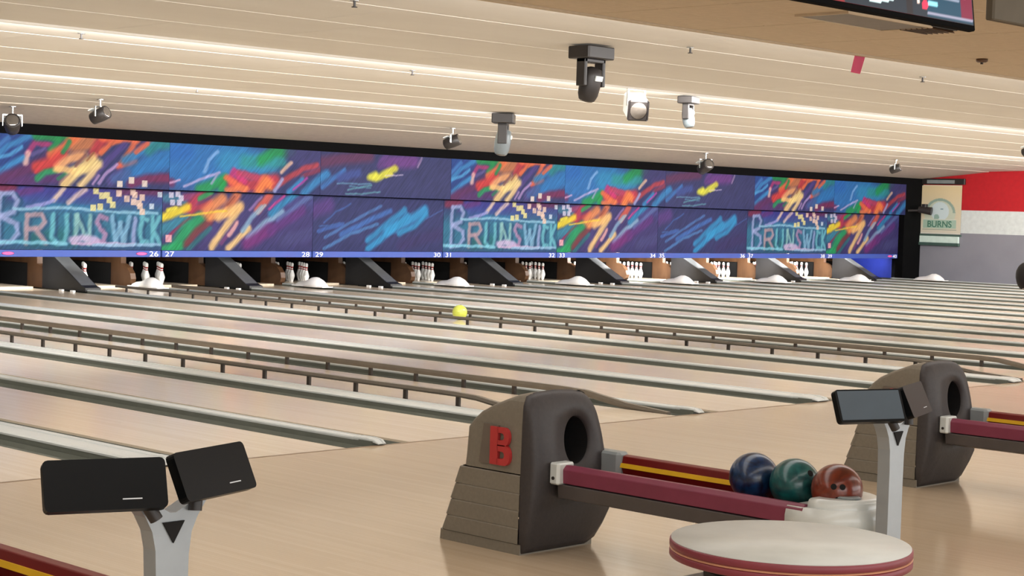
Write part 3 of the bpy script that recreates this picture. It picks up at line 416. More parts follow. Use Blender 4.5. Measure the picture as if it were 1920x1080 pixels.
# white moulded covers on the odd dividers
cv = MB(); rings = []
for yy, w_, h_ in ((-.34, .05, .03), (-.30, .12, .08), (-.20, .155, .15), (-.10, .16, .185), (0.0, .155, .18), (.10, .14, .14), (.20, .12, .105), (.38, .09, .085), (.50, .05, .05), (.53, .02, .02)):
    rings.append([(w_ * math.cos(math.pi * i / 10), yy, h_ * math.sin(math.pi * i / 10)) for i in range(11)])
cv.loft(rings, smooth=True)
cv_me = cv.mesh('cover_shell', ['cover']); cv2 = MB().bbox(-.13, .13, -.42, .50, 0, .02, .006).mesh('cover_foot', ['cover'])
YB_ = [17.54, 17.18, 16.89, 16.71, 16.6, 16.48, 16.39, 16.28]
for k in range(7, 22, 2):
    lab = 'white moulded cover on the capping between lanes %s and %s' % (words(20 + k - 1 + 0), words(20 + k)) if k < 21 else 'white moulded cover beside the grey wall below the banner'
    e = empty('sensor_cover', (k * S - .22, YB_[(k - 7) // 2], .03), lab, 'cover', 'white covers before the pin decks')
    for nm, me_ in (('cover_shell', cv_me), ('cover_foot', cv2)):
        o = bpy.data.objects.new(nm, me_); C.objects.link(o); o.parent = e

# ================================================================ masking units
rng = np.random.RandomState(3)
def noise2(h, w_, cell, ang=0.0):
    gx = rng.rand(h // 2 + 8, w_ // 2 + 8)
    yy, xx = np.mgrid[0:h, 0:w_]
    fx, fy = xx / cell, yy / cell
    i, j = fy.astype(int), fx.astype(int); u, v = fx - j, fy - i
    return (gx[i, j] * (1 - u) * (1 - v) + gx[i, j + 1] * u * (1 - v) + gx[i + 1, j] * (1 - u) * v + gx[i + 1, j + 1] * u * v)
def paint(strokes, squares, W, z0, z1, nx, nz, base=(46, 52, 104)):
    X, Z = np.meshgrid(np.linspace(0, W, nx), np.linspace(z0, z1, nz))
    n1, n2 = noise2(nz, nx, 5), noise2(nz, nx, 14)
    Xj = X + (n1 - .5) * .03 + (n2 - .5) * .02; Zj = Z + (n1 - .5) * .02 - (n2 - .5) * .02
    img = np.zeros((nz, nx, 3)); img[:] = base
    for col, wd, pts in strokes:
        d = np.full(X.shape, 9.0)
        for (ax, az), (bx, bz) in zip(pts[:-1], pts[1:]):
            vx, vz = bx - ax, bz - az; L2 = vx * vx + vz * vz + 1e-9
            t = np.clip(((Xj - ax) * vx + (Zj - az) * vz) / L2, 0, 1)
            d = np.minimum(d, np.hypot(Xj - ax - t * vx, Zj - az - t * vz))
        soft = max(.03, wd * .5)
        a = np.clip((wd / 2 - d) / soft + .5, 0, 1)[..., None] * .86
        img = img * (1 - a) + np.array(col, float) * a
    for col, wd, pts in squares:
        for px, pz in pts:
            a = (np.clip((wd / 2 - np.maximum(abs(X - px), abs(Z - pz))) / .01 + .5, 0, 1))[..., None] * .9
            img = img * (1 - a) + np.array(col, float) * a
    return X, Z, img
def print_mesh(name, X, Z, img, depth, mt, yflip=False):
    nz, nx = X.shape
    vs = np.zeros((nz * nx, 3)); vs[:, 0] = X.ravel(); vs[:, 2] = Z.ravel()
    idx = np.arange(nz * nx).reshape(nz, nx)
    f = np.stack([idx[:-1, :-1], idx[:-1, 1:], idx[1:, 1:], idx[1:, :-1]], -1).reshape(-1, 4).tolist()
    n = nz * nx
    x0, x1, z0, z1 = X.min(), X.max(), Z.min(), Z.max()
    extra = [(x0, depth, z0), (x1, depth, z0), (x1, depth, z1), (x0, depth, z1)]
    allv = vs.tolist() + extra
    f += [[n, n + 3, n + 2, n + 1], [int(idx[0, 0]), n, n + 1, int(idx[0, -1])], [int(idx[-1, 0]), int(idx[-1, -1]), n + 2, n + 3], [int(idx[0, 0]), int(idx[-1, 0]), n + 3, n], [int(idx[0, -1]), n + 1, n + 2, int(idx[-1, -1])]]
    me = bpy.data.meshes.new(name); me.from_pydata(allv, [], f); me.update()
    col = np.ones((n + 4, 4)); c = img.reshape(-1, 3) / 255.0
    c = np.clip(c, 0, 1); col[:n, :3] = np.where(c <= 0.04045, c / 12.92, ((c + 0.055) / 1.055) ** 2.4); col[n:, :3] = 0.02
    at = me.color_attributes.new('print', 'FLOAT_COLOR', 'POINT'); at.data.foreach_set('color', col.ravel().astype(np.float32))
    me.materials.append(M[mt]); return me
W = 2 * S
mask = {}
for key in 'ABC':
    a = ART[key]
    mask[key] = (print_mesh('upper_art_panel', *paint(a['up'], a['up_sq'], W - .006, 1.760, 2.585, 250, 66), .04, 'art'),
                 print_mesh('lower_art_panel', *paint(a['lo'], a['lo_sq'], W - .008, .69, 1.748, 250, 84), .04, 'art'))
ARTWORD = {'A': 'brush-stroke lettering', 'B': 'orange strokes and yellow dash', 'C': 'cyan strokes on dark violet'}
WIDE_Y = ((1.55, 0, 0), (0, 0, 1), (0, -1, 0))
strip_me = MB().bbox(0.01, W - .02, 0, .05, .57, .685, .008).mesh('number_strip', ['strip'])
seam_me = MB().box(0, W, .0, .03, 1.742, 1.768).mesh('shadow_gap', ['black'])
for q in range(9):
    k = 3 + 2 * q; key = 'CABCABCAB'[q]
    n1, n2 = 20 + k, 21 + k
    nm = 'masking panel with %s over %s and %s' % (ARTWORD[key], words(n1), words(n2))
    e = empty('masking_unit', (k * S, 17.514, 0), nm, 'masking panel', 'printed masking panels above the pins')
    u = bpy.data.objects.new('upper_art_panel', mask[key][0]); C.objects.link(u); u.parent = e; u.location = (.003, -.19, 0)
    l = bpy.data.objects.new('lower_art_panel', mask[key][1]); C.objects.link(l); l.parent = e; l.location = (.004, 0, 0)
    s_ = bpy.data.objects.new('number_strip', strip_me); C.objects.link(s_); s_.parent = e; s_.location = (0, -.012, 0)
    g_ = bpy.data.objects.new('shadow_gap', seam_me); C.objects.link(g_); g_.parent = e; g_.location = (0, .012, 0)
    if q > 0:
        text_obj('numeral', str(n1), .128, 'num', s_, Mtx(WIDE_Y, (.06, -.004, .582)), .003, 'LEFT', 0)
        if n2 <= 40: text_obj('numeral', str(n2), .128, 'num', s_, Mtx(WIDE_Y, (W - .07, -.004, .582)), .003, 'RIGHT', 0)
    if q in (1, 8):
        for xm in ((.40, W - .42) if q == 1 else (W - .40,)):
            mb = MB(); mb.lathe([(.07, -.004), (.09, 0), (.001, .004)], 18, axis='y')
            mb.v = [(x * 1.3 + xm, y - .002, z * .32 + .628) for x, y, z in mb.v]; mb.build('pink_mark', ['pinkmark'], s_)

# ================================================================ ball returns
def return_hood(x, y, label, letter=True):
    e = empty('ball_return_hood', (x, y, 0), label, 'ball return', 'ball return hoods')
    YF, YB = -3.20 + 2.92, -2.64 + 2.92          # local y: front -0.28, back +0.28
    def ring(z, xl, xr, yb, yf, rr=.05):
        pts = []
        for cx, cy, a0 in ((xr - rr, yb - rr, 0), (xl + rr, yb - rr, 90)):
            for i in range(5):
                t = math.radians(a0 + 22.5 * i); pts.append((cx + rr * math.cos(t), cy + rr * math.sin(t), z))
        return [(xr, yf, z)] + pts + [(xl, yf, z)]
    f = YF + .015
    sh = MB()
    # z, left, right, back
    lv = [(.375, -.247, .235, .13), (.45, -.247, .232, .122), (.56, -.245, .228, .115), (.60, -.244, .222, .08), (.64, -.243, .215, .03), (.68, -.242, .20, -.05), (.71, -.238, .19, -.125), (.735, -.225, .17, -.185), (.748, -.19, .13, -.225)]
    sh.loft([ring(z, a, b, c, f) for z, a, b, c in lv], closed=False, cap0=False)
    sh.build('upper_shell', ['shell'], e, bevel=.006)
    sk = MB()
    rg = []
    for i, (z0, z1) in enumerate(((.05, .125), (.125, .205), (.205, .285), (.285, .37))):
        o0 = .034 - .0075 * i
        rg += [ring(z0 + .001, -.25 - o0 * .2, .24 + o0, .24 + .035 - (z0 * .32) + .012, f), ring(z1 - .006, -.25 - o0 * .2, .24 + o0, .24 + .03 - (z1 * .32) + .012, f), ring(z1, -.25 - o0 * .2 + .004, .235 + o0, .24 + .02 - (z1 * .32) + .006, f)]
    sk.loft(rg, closed=False, cap0=False, cap1=False)
    sk.build('louvred_skirt', ['shell'], e)
    MB().loft([ring(0, -.252, .245, .29, f - .01), ring(.048, -.252, .245, .285, f - .01)]).build('kick_base', ['shell'], e)
    # dark front panel with the round ball opening
    hx, hz, ha, hb = .055, .520, .095, .118
    out = [(-.25, 0), (-.252, .20), (-.25, .40), (-.247, .60), (-.243, .70), (-.23, .735), (-.18, .752), (-.05, .760), (.07, .755), (.14, .742), (.185, .715), (.212, .66), (.235, .55), (.26, .40), (.30, .30), (.335, .21), (.325, .15), (.27, .05), (.225, 0.0), (0, 0)]
    # resample the outline around the hole centre
    P = [Vector((a, b)) for a, b in out]; n = 48; loop = []
    segs = [(P[i], P[(i + 1) % len(P)]) for i in range(len(P))]
    for q in range(n):
        t = 2 * math.pi * q / n; d = Vector((math.cos(t), math.sin(t))); best = None
        for a, b in segs:
            ab = b - a; den = d.x * ab.y - d.y * ab.x
            if abs(den) < 1e-9: continue
            w0 = a - Vector((hx, hz)); s1 = (w0.x * ab.y - w0.y * ab.x) / den; u1 = (w0.x * d.y - w0.y * d.x) / den
            if s1 > 0 and -1e-6 <= u1 <= 1 + 1e-6 and (best is None or s1 > best): best = s1
        loop.append((hx + d.x * best, hz + d.y * best))
    hole = [(hx + ha * math.cos(2 * math.pi * q / n), hz + hb * math.sin(2 * math.pi * q / n)) for q in range(n)]
    def yfront(u, v): return YF - .055 * math.sin(min(1, max(0, v / .75)) * math.pi) ** .8 - .012
    fp = MB()
    rr = [[(u, f, v) for u, v in loop], [(u * .995, yfront(u, v) + .02, v * .998 + .001) for u, v in loop], [(hx + (u - hx) * .93, yfront(u, v) - .003, hz + (v - hz) * .93) for u, v in loop],
          [(hx + (u - hx) * .5 + (a - hx) * .5, yfront(u * .5 + a * .5, v * .5 + b * .5) - .004, hz + (v - hz) * .5 + (b - hz) * .5) for (u, v), (a, b) in zip(loop, hole)],
          [(a, yfront(a, b), b) for a, b in hole], [(hx + (a - hx) * .94, yfront(a, b) + .02, hz + (b - hz) * .94) for a, b in hole]]
    fp.loft(rr, cap0=False, cap1=False, smooth=True)
    fp.build('front_panel', ['shell_d'], e)
    tn = MB(); tn.loft([[(hx + (a - hx) * .95, yfront(a, b) + .018, hz + (b - hz) * .95) for a, b in hole], [(hx + (a - hx) * .9, -.02, hz + (b - hz) * .9) for a, b in hole]], cap0=False, cap1=True)
    tn.build('ball_opening', ['hole'], e)
    # red letter emblem on the flank, over a grey block
    xx = -.250
    MB().prism([(.006, .405), (-.03, .40), (-.115, .410), (-.12, .588), (-.02, .590)], 'x', xx - .004, xx + .004).build('emblem_block', ['logo_grey'], e)
    if letter:
        L = MB(); yl, xa, xb = -.076, xx - .016, xx + .002
        L.prism([(yl, .405), (yl - .050, .405), (yl - .050, .582), (yl, .582)], 'x', xa, xb)
        for zc, rz, ext in ((.4525, .0475, .085), (.5385, .0435, .076)):
            oy = yl - .048
            outer = [(oy - ext - rz * .85 * math.sin(math.pi * i / 12) + ext, zc + rz * math.cos(math.pi * i / 12)) for i in range(13)]
            outer = [(oy, zc + rz), (oy - ext * .55, zc + rz)] + [(oy - ext * .55 - rz * .75 * math.sin(math.pi * i / 10), zc + rz * math.cos(math.pi * i / 10)) for i in range(1, 10)] + [(oy - ext * .55, zc - rz), (oy, zc - rz)]
            q_ = .017
            inner = [(oy, zc + q_), (oy - ext * .35, zc + q_)] + [(oy - ext * .35 - q_ * math.sin(math.pi * i / 10), zc + q_ * math.cos(math.pi * i / 10)) for i in range(1, 10)] + [(oy - ext * .35, zc - q_), (oy, zc - q_)]
            L.loft([[(xa, u, v) for u, v in inner], [(xa, u, v) for u, v in outer], [(xb, u, v) for u, v in outer], [(xb, u, v) for u, v in inner]], closed=True, cap0=False, cap1=False)
        L.build('emblem_letter', ['logo_red'], e)
    return e
def ball_rack(x, label, cat='ball rack'):
    e = empty('ball_rack', (x, -4.1, 0), label, cat, 'ball racks')
    Y0, Y1 = .80, -.56            # local: hood end, far end (toward the seats)
    ln = lambda name, poly, m, a=Y0, b=Y1, par=e: MB().prism(poly, 'y', a, b).build(name, [m], par, bevel=.004)
    nr = ln('near_rail', [(-.115, .340), (-.118, .405), (-.098, .425), (-.060, .422), (-.045, .395), (-.06, .345)], 'maroon')
    ln('side_skirt', [(-.112, .270), (-.120, .335), (-.05, .338), (.24, .33), (.30, .335), (.29, .27), (.10, .235)], 'rackgrey')
    fr = ln('far_rail', [(.255, .345), (.235, .395), (.245, .445), (.275, .452), (.305, .43), (.31, .34)], 'darkred')
    MB().prism([(.236, .392), (.229, .392), (.2325, .413), (.2395, .413)], 'y', Y0 - .06, Y1).build('yellow_stripe', ['yellow'], fr)
    ln('track_bed', [(-.05, .35), (.25, .35), (.25, .338), (-.05, .338)], 'darkred')
    # grey guide behind the hood, white clamp block on the near rail
    MB().bbox(.215, .30, .72, .98, .34, .462, .02).build('grey_guide', ['grey_p'], e)
    cb = MB(); cb.bbox(-.15, -.035, .77, .832, .335, .435, .012); cb = cb.build('clamp_block', ['white_p'], e)
    b_ = MB(); b_.cyl((-.155, .80, .365), (-.148, .80, .365), .008); b_.build('bolt', ['leg_d'], cb)
    # rounded end cap
    ec = MB(); rings = []
    for z, s1 in ((.275, .80), (.30, .93), (.34, 1.0), (.375, 1.0), (.40, .97), (.415, .93)):
        ring = []
        for i in range(17):
            t = math.radians(180 + 180 * i / 16); ring.append((.095 + .22 * s1 * math.cos(t), -.55 + .24 * s1 * math.sin(t) , z))
        rings.append(ring + [(.095 + .22 * s1, -.48, z), (.095 - .22 * s1, -.48, z)])
    ec.loft(rings, smooth=True)
    eo = ec.build('end_cap', ['white_p'], e)
    st = MB(); st.loft([[(.095 + .19 * sc * math.cos(t), -.57 - .20 * sc * abs(math.sin(t)), z) for t in [math.radians(180 + 180 * i / 14) for i in range(15)]] for z, sc in ((.41, 1.0), (.435, .99), (.447, .95), (.452, .88))], smooth=True)
    st.build('ball_stop', ['white_p'], eo)
    pd = MB(); pd.lathe([(.06, 0), (.065, .004), (.055, .010)], 20, c=(0, 0, 0)); pd.v = [(.05 + x_ * .75, -.66 + y_ * 1.0, .452 + z_) for x_, y_, z_ in pd.v]
    pd.build('grey_pad', ['grey_p'], eo)
    lg = MB()
    lg.loft([[(.06 - .05, -.04, .27), (.06 + .07, -.04, .27), (.06 + .07, .06, .27), (.06 - .05, .06, .27)], [(.02 - .04, -.08, .02), (.02 + .06, -.08, .02), (.02 + .06, .01, .02), (.02 - .04, .01, .02)]])
    lg.build('support_leg', ['leg_d'], e)
    MB().bbox(-.10, .16, -.14, .08, 0, .022, .006).build('foot_plate', ['leg_d'], e)
    return e
return_hood(0.0, -2.92, 'grey ball return hood with a red letter, between console and three balls')
return_hood(2 * S, -2.92, 'grey ball return hood partly hidden behind the console with a reflecting screen')
ball_rack(-2 * S, 'ball rack end with yellow stripe at the lower corner under the twin screens')
ball_rack(0.0, 'maroon ball rack holding three bowling balls')
ball_rack(2 * S, 'ball rack running from the far hood with one brown ball')
def bowling_ball(loc, m, label, rot=(0, 0, 0), r=.107, holes=True):
    e = empty('bowling_ball', loc, label, 'bowling ball')
    a = MB(); prof = [(max(.0005, r * math.sin(math.pi * i / 22)), -r * math.cos(math.pi * i / 22)) for i in range(23)]
    a.lathe(prof, 36); a.build('ball_shell', [m], e)
    if holes:
        for hx_, hy_, hr in ((-.018, .02, .0125), (.018, .02, .0125), (0, -.035, .014)):
            n_ = Vector((hx_, hy_, math.sqrt(r * r - hx_ ** 2 - hy_ ** 2))).normalized()
            h_ = MB(); h_.cyl(n_ * (r - .01), n_ * (r + .0006), hr, n=16); h_.build('finger_hole', ['hole'], e)
    e.rotation_euler = rot
    return e
bm_blue = ball_mat('marbled_navy_ball', (6, 16, 40), (20, 56, 96)); bm_teal = ball_mat('marbled_teal_ball', (8, 58, 62), (22, 92, 90))
bm_oran = ball_mat('marbled_orange_brown_ball', (126, 50, 28), (88, 34, 22)); bm_yel = ball_mat('yellow_green_ball', (178, 188, 66), (196, 204, 92)); bm_brn = ball_mat('brown_swirl_ball', (120, 52, 34), (58, 28, 24))
RB = .108; ZB = .470
toc = Vector((-.66, -.60, .45)).to_track_quat('Z', 'Y').to_euler()
bowling_ball((.095, -4.255, ZB), bm_blue, 'dark blue marbled bowling ball, first in the rack of three', (0.5, 2.2, 1))
bowling_ball((.095, -4.470, ZB), bm_teal, 'teal green bowling ball between the blue and orange ones', (1.9, 2.6, .2))
bowling_ball((.090, -4.686, ZB + .004), bm_oran, 'orange brown bowling ball at the white rack end', Vector((-.75, -.55, .05)).to_track_quat('Z', 'Y').to_euler())
bowling_ball((2 * S + .09, -4.19, ZB), bm_brn, 'brown swirled bowling ball on the far rack', (2.0, .4, 0))
bowling_ball((11.40, 9.33, .108), bm_yel, 'yellow bowling ball rolling down the far bumper lane', (0.3, .2, .4), r=.108)

# ================================================================ scoring consoles with twin screens
def console(x, y, label, brighter=False):
    e = empty('scoring_console', (x, y, 0), label, 'console', 'scoring consoles')
    out = [(-.050, 0.0), (.050, 0.0), (.050, .55), (.052, .66), (.060, .72), (.078, .76), (.105, .800), (.098, .808), (.060, .800), (.030, .785), (.008, .775), (-.010, .776), (-.035, .790), (-.060, .806), (-.108, .800), (-.085, .77), (-.064, .73), (-.053, .68), (-.050, .60)]
    MB().prism(out, 'y', -.028, .028).build('forked_post', ['silver'], e, bevel=.008)
    MB().prism([(-.034, .752), (.034, .752), (.0, .695)], 'y', -.033, -.020).build('triangle_badge', ['hole'], e)
    MB().bbox(-.13, .13, -.12, .12, 0, .018, .008).build('base_plate', ['silver'], e)
    for sx, az, cx, cz in ((-1, 21, -.205, .864), (1, -18, .128, .870)):
        def T(m):
            Rz = Matrix.Rotation(math.radians(az * (-1)), 4, 'Z'); Rx = Matrix.Rotation(math.radians(-24), 4, 'X')
            m.matrix_local = Matrix.Translation((cx, -.02, cz)) @ Rz @ Rx
        w_, h_ = .156, .067
        a = MB(); rr_ = .014
        pts = []
        for px, pz, a0 in ((w_ - rr_, h_ - rr_, 0), (-w_ + rr_, h_ - rr_, 90), (-w_ + rr_, -h_ + rr_, 180), (w_ - rr_, -h_ + rr_, 270)):
            for i in range(4): t = math.radians(a0 + 30 * i); pts.append((px + rr_ * math.cos(t), pz + rr_ * math.sin(t)))
        a.prism(pts, 'y', -.014, .014)
        s_ = a.build('screen', ['screen_b'], e, bevel=.004); T(s_)
        br = MB(); br.cyl(((.10 if sx < 0 else -.06), .02, -.03), ((.135 if sx < 0 else -.07), .04, -.085), .018); br.build('screen_bracket', ['lamp_blk'], s_)
        if brighter and sx < 0:
            MB().box(-w_ + .010, w_ - .010, -.0148, -.0138, -h_ + .010, h_ - .006).build('reflection_patch', ['screen_reflect'], s_); continue  # flat blue-grey patch painted as a reflection; the screen does not glow
        lg = MB(); lg.box(.040, .090, -.0152, -.014, -.042, -.039); lg.build('maker_mark', ['print_w'], s_)
    return e
console(-2 * S - .005, -4.945, 'scoring console with two black screens on a forked silver post, nearest')
console(0.049, -4.964, 'scoring console with a screen reflecting blue grey behind the round table', True)

# ================================================================ round table
t = empty('round_table', (-2.235, -6.10, 0), 'round white-topped table with maroon edge', 'table')
a = MB(); R_ = .320
a.lathe([(R_ - .012, -.003), (R_ - .004, .0), (R_ - .004, .003), (.002, .0035)], 72, c=(0, 0, .735)); a.build('table_top', ['laminate'], t)
for z0, z1, m_, nm in ((.715, .7355, 'edge_m', 'upper_edge_band'), (.709, .715, 'edge_t', 'edge_line'), (.690, .709, 'edge_m', 'lower_edge_band')):
    a = MB(); a.lathe([(R_ - .03, z0), (R_ - .002, z0 + .001), (R_, z0 + .003), (R_, z1 - .003), (R_ - .002, z1), (R_ - .03, z1)], 72); a.build(nm, [m_], t)
a = MB(); a.lathe([(.22, .660), (.24, .664), (.05, .69)], 32); a.build('support_disc', ['leg_d'], t)
a = MB(); a.cyl((0, 0, .03), (0, 0, .67), .04, n=24); a.build('pedestal', ['leg_d'], t)
a = MB(); a.lathe([(.24, 0), (.245, .012), (.10, .04), (.05, .05)], 40); a.build('table_base', ['leg_d'], t)

# ================================================================ ceiling lamps and fittings
def zceil(y):
    for y0, y1, z0, z1, n in sections:
        if y0 <= y <= y1: return z0 + (z1 - z0) * (y - y0) / (y1 - y0) - .004
    return 2.965 - (y - 15.36) * .101
def moving_head(x, y, label, az, k=1.0, body='lamp_blk', tilt=0):
    e = empty('moving_head_lamp', (x, y, zceil(y) - .01), label, 'stage lamp', 'stage lamps under the ceiling', math.radians(az))
    MB().bbox(-.19 * k, .19 * k, -.14 * k, .14 * k, -.12 * k, .0, .015).build('base_box', ['lamp_blk'], e)
    y_ = MB(); y_.bbox(-.15 * k, -.11 * k, -.06 * k, .06 * k, -.38 * k, -.12 * k, .01); y_.bbox(.11 * k, .15 * k, -.06 * k, .06 * k, -.38 * k, -.12 * k, .01); y_.bbox(-.15 * k, .15 * k, -.06 * k, .06 * k, -.155 * k, -.12 * k, .01)
    y_.build('yoke', ['lamp_blk'], e)
    h = MB(); h.lathe([(.03 * k, .14 * k), (.085 * k, .12 * k), (.10 * k, .05 * k), (.105 * k, -.04 * k), (.098 * k, -.13 * k), (.080 * k, -.18 * k), (.070 * k, -.19 * k)], 24)
    ho = h.build('lamp_head', [body], e); ho.location = (0, 0, -.33 * k); ho.rotation_euler = (math.radians(tilt), 0, 0)
    l = MB(); l.lathe([(.068 * k, -.178 * k), (.06 * k, -.198 * k), (.02 * k, -.204 * k)], 20); l.build('lens', ['lens'], ho)
    b = MB(); b.cyl((-.112 * k, 0, 0), (.112 * k, 0, 0), .03 * k); b.build('pivot', ['steel'], ho)
    v = MB(); v.bbox(-.05 * k, .05 * k, -.108 * k, -.09 * k, .02 * k, .07 * k, .004); v.build('vent', ['lamp_lgt'], ho)
    return e
moving_head(6.65, 2.68, 'black moving-head stage lamp, largest one hanging below the ceiling', 0, 1.0, 'lamp_blk', 14)
moving_head(13.28, 10.43, 'grey moving-head stage lamp hanging above the orange mural', 40, 1.2, 'lamp_gry', 8)
moving_head(12.62, 6.28, 'small grey moving-head lamp beside the white box lamp', 20, .80, 'lamp_gry', -10)
e = empty('box_lamp', (11.31, 6.09, zceil(5.8)+.02), 'white box lamp with dark lens between two moving heads', 'stage lamp', 'stage lamps under the ceiling')
MB().bbox(-.06, .06, -.06, .06, -.05, 0, .008).build('ceiling_mount', ['lamp_lgt'], e)
y_ = MB(); y_.bbox(-.17, -.15, -.02, .02, -.26, -.03, .004); y_.bbox(.15, .17, -.02, .02, -.26, -.03, .004); y_.bbox(-.17, .17, -.02, .02, -.05, -.03, .004); y_.build('bracket', ['steel'], e)
h = MB(); h.bbox(-.13, .13, -.20, .22, -.13, .13, .03); ho = h.build('lamp_housing', ['lamp_lgt'], e); ho.location = (0, 0, -.26); ho.rotation_euler = (math.radians(18), 0, math.radians(-40))
MB().bbox(-.135, .135, -.232, -.20, -.135, .135, .03).build('front_frame', ['lamp_blk'], ho)
l = MB(); l.lathe([(.11, 0), (.10, -.012), (.02, -.02)], 24, c=(0, -.232, 0), axis='y'); l.build('lens', ['lens'], ho)
def spot(x, y, label, az, k=1.0, body='lamp_blk', z=None):
    z = zceil(y) if z is None else z
    e = empty('spotlight', (x, y, z), label, 'spotlight', 'small spotlights near the masking', math.radians(az))
    b = MB(); b.cyl((0, 0, -.10 * k), (0, 0, 0), .012 * k); b.cyl((0, 0, -.008), (0, 0, 0), .05 * k, n=16); b.build('stem', ['steel'], e)
    y_ = MB(); y_.bbox(-.12 * k, .12 * k, -.015, .015, -.115 * k, -.095 * k, .004); y_.bbox(-.12 * k, -.105 * k, -.015, .015, -.24 * k, -.10 * k, .004); y_.bbox(.105 * k, .12 * k, -.015, .015, -.24 * k, -.10 * k, .004); y_.build('yoke', ['steel'], e)
    h = MB(); h.lathe([(.05 * k, .15 * k), (.085 * k, .13 * k), (.095 * k, .0), (.095 * k, -.12 * k), (.085 * k, -.125 * k)], 20, axis='y'); ho = h.build('lamp_can', [body], e); ho.location = (0, 0, -.22 * k); ho.rotation_euler = (math.radians(-22), 0, 0)
    l = MB(); l.lathe([(.084 * k, -.115 * k), (.07 * k, -.128 * k), (.01, -.13 * k)], 18, axis='y'); l.build('lens', ['lens'], ho)
    f = MB(); f.bbox(-.11 * k, .11 * k, .02 * k, .10 * k, .095 * k, .11 * k, .004); f.build('ballast_box', ['lamp_lgt'], ho)
    return e
spot(8.17, 13.64, 'small spotlight under the ceiling at the far left, with bright bracket', 20, 1.05)
spot(7.9, 15.64, 'black spotlight cut by the left edge above the mural', -30, 1.25)
spot(15.7, 14.1, 'small spotlight beside the grey moving-head lamp', 30, 1.1)
spot(24.7, 15.49, 'black and white spotlight above the yellow dash of the mural', -20, 1.35, 'lamp_blk')
spot(29.75, 13.85, 'small distant spotlight near the ceiling end above the wall banner', 15, .95)
spot(23.79, 7.26, 'black spotlight cut by the edge above the red wall', 0, .95)
# wall spot in front of the banner
e = empty('banner_spotlight', (36.2, 17.2, 1.90), 'black spotlight arm in front of the cream banner', 'spotlight')
a = MB(); a.cyl((-.25, .14, -.02), (-.10, -.20, .0), .035); a.build('arm', ['lamp_blk'], e)
a = MB(); a.cyl((-.12, -.12, .02), (-.02, -.46, -.02), .085, .11, n=18); a.build('lamp_can', ['lamp_blk'], e)
a = MB(); a.bbox(-.12, .02, -.32, -.20, .08, .17, .01); a.build('ballast_box', ['lamp_blk'], e)
# sprinklers
SPR = [((3.01, 1.92), 'over the top edge above the cream boards'), ((3.34, 6.4), 'just beyond the first bright lip at the left'), ((7.89, 6.6), 'beyond the first bright lip, left of the black stage lamp'), ((7.29, 1.98), 'right of the largest black stage lamp'), ((11.22, 1.83), 'below the tiled ceiling edge at the right'), ((7.92, 10.9), 'in the far ceiling section above the mural')]
for (x, y), wh in SPR:
    e = empty('sprinkler', (x, y, zceil(y)), 'tiny ceiling sprinkler ' + wh, 'sprinkler', 'ceiling sprinklers')
    a = MB(); a.lathe([(.035, -.006), (.04, 0.0)], 16); a.build('rosette', ['steel'], e)
    a = MB(); a.cyl((0, 0, -.05), (0, 0, -.004), .01, n=8); a.lathe([(.024, -.056), (.024, -.05)], 12); a.build('sprinkler_head', ['lamp_blk'], e)
# pink sign on the ceiling edge
e = empty('pink_sign', (6.80, -.26, 3.0), 'pink paper tag hanging from the edge of the tan ceiling', 'sign')
a = MB(); a.prism([(-.055, .02), (.10, .02), (.02, -.16), (-.115, -.155)], 'y', -.003, .003); a.build('card', ['pink_s'], e)
a = MB(); a.prism([(.0, .024), (.095, .024), (.092, .005), (0, .005)], 'y', -.006, -.003); a.build('tape', ['print_w'], e)
# ceiling fixtures near the television
e = empty('ceiling_panel_light', (4.05, -1.98, 2.998), 'unlit grey panel light in the tan tiled ceiling', 'ceiling light')
MB().box(0, 1.03, 0, .40, -.012, .01).build('diffuser', ['logo_grey'], e); MB().box(-.02, 1.05, -.02, 0, -.016, .01).box(-.02, 1.05, .40, .42, -.016, .01).box(-.02, 0, 0, .40, -.016, .01).box(1.03, 1.05, 0, .4, -.016, .01).build('frame', ['tile'], e)
e = empty('air_vent', (5.08, -2.0, 2.998), 'dark slatted air vent below the television', 'vent')
MB().box(0, .36, 0, .28, -.004, .01).build('vent_recess', ['lamp_blk'], e)
for i in range(6):
    MB().prism([(.02 + i * .045, -.02), (.03 + i * .045, -.02), (.05 + i * .045, 0), (.04 + i * .045, 0)], 'x', 0, .36).build('slat', ['kick'], e)
e = empty('junction_box', (7.55, -1.0, 2.998), 'small brown fitting on the tan tiled ceiling', 'fitting')
a = MB(); a.lathe([(.035, -.03), (.05, -.02), (.05, 0)], 16); a.build('cover_disc', ['kick'], e); a = MB(); a.cyl((0, 0, -.045), (0, 0, -.028), .012); a.build('nozzle', ['leg_d'], e)

# ================================================================ television
TVX, TVY, TVZ, TW, TH = -.30, -5.47, 2.295, 1.22, .66
e = empty('television', (TVX, TVY, TVZ), 'television showing a menu picture, hung at the top edge', 'television')
e.rotation_euler = (math.radians(-7), 0, 0)
MB().bbox(-TW, 0, 0, .03, 0, TH, .006).build('housing', ['black'], e)
nx, nz = 150, 80
X, Z = np.meshgrid(np.linspace(-TW + .02, -.018, nx), np.linspace(.018, TH - .015, nz)); img = np.zeros((nz, nx, 3)); img[:] = (20, 30, 40)
def fill(x0, x1, z0, z1, c):
    m_ = (X > x0) & (X < x1) & (Z > z0) & (Z < z1); img[m_] = c
def ell(cx, cz, rx, rz, c):
    m_ = ((X - cx) / rx) ** 2 + ((Z - cz) / rz) ** 2 < 1; img[m_] = c
fill(-1.3, -.85, 0, 1, (110, 24, 30)); ell(-.66, .24, .28, .20, (206, 236, 238)); ell(-.64, .30, .20, .15, (238, 206, 150)); ell(-.55, .16, .05, .025, (170, 96, 60)); ell(-.62, .36, .13, .09, (190, 120, 60))
fill(-.47, -.43, 0, 1, (24, 20, 24))
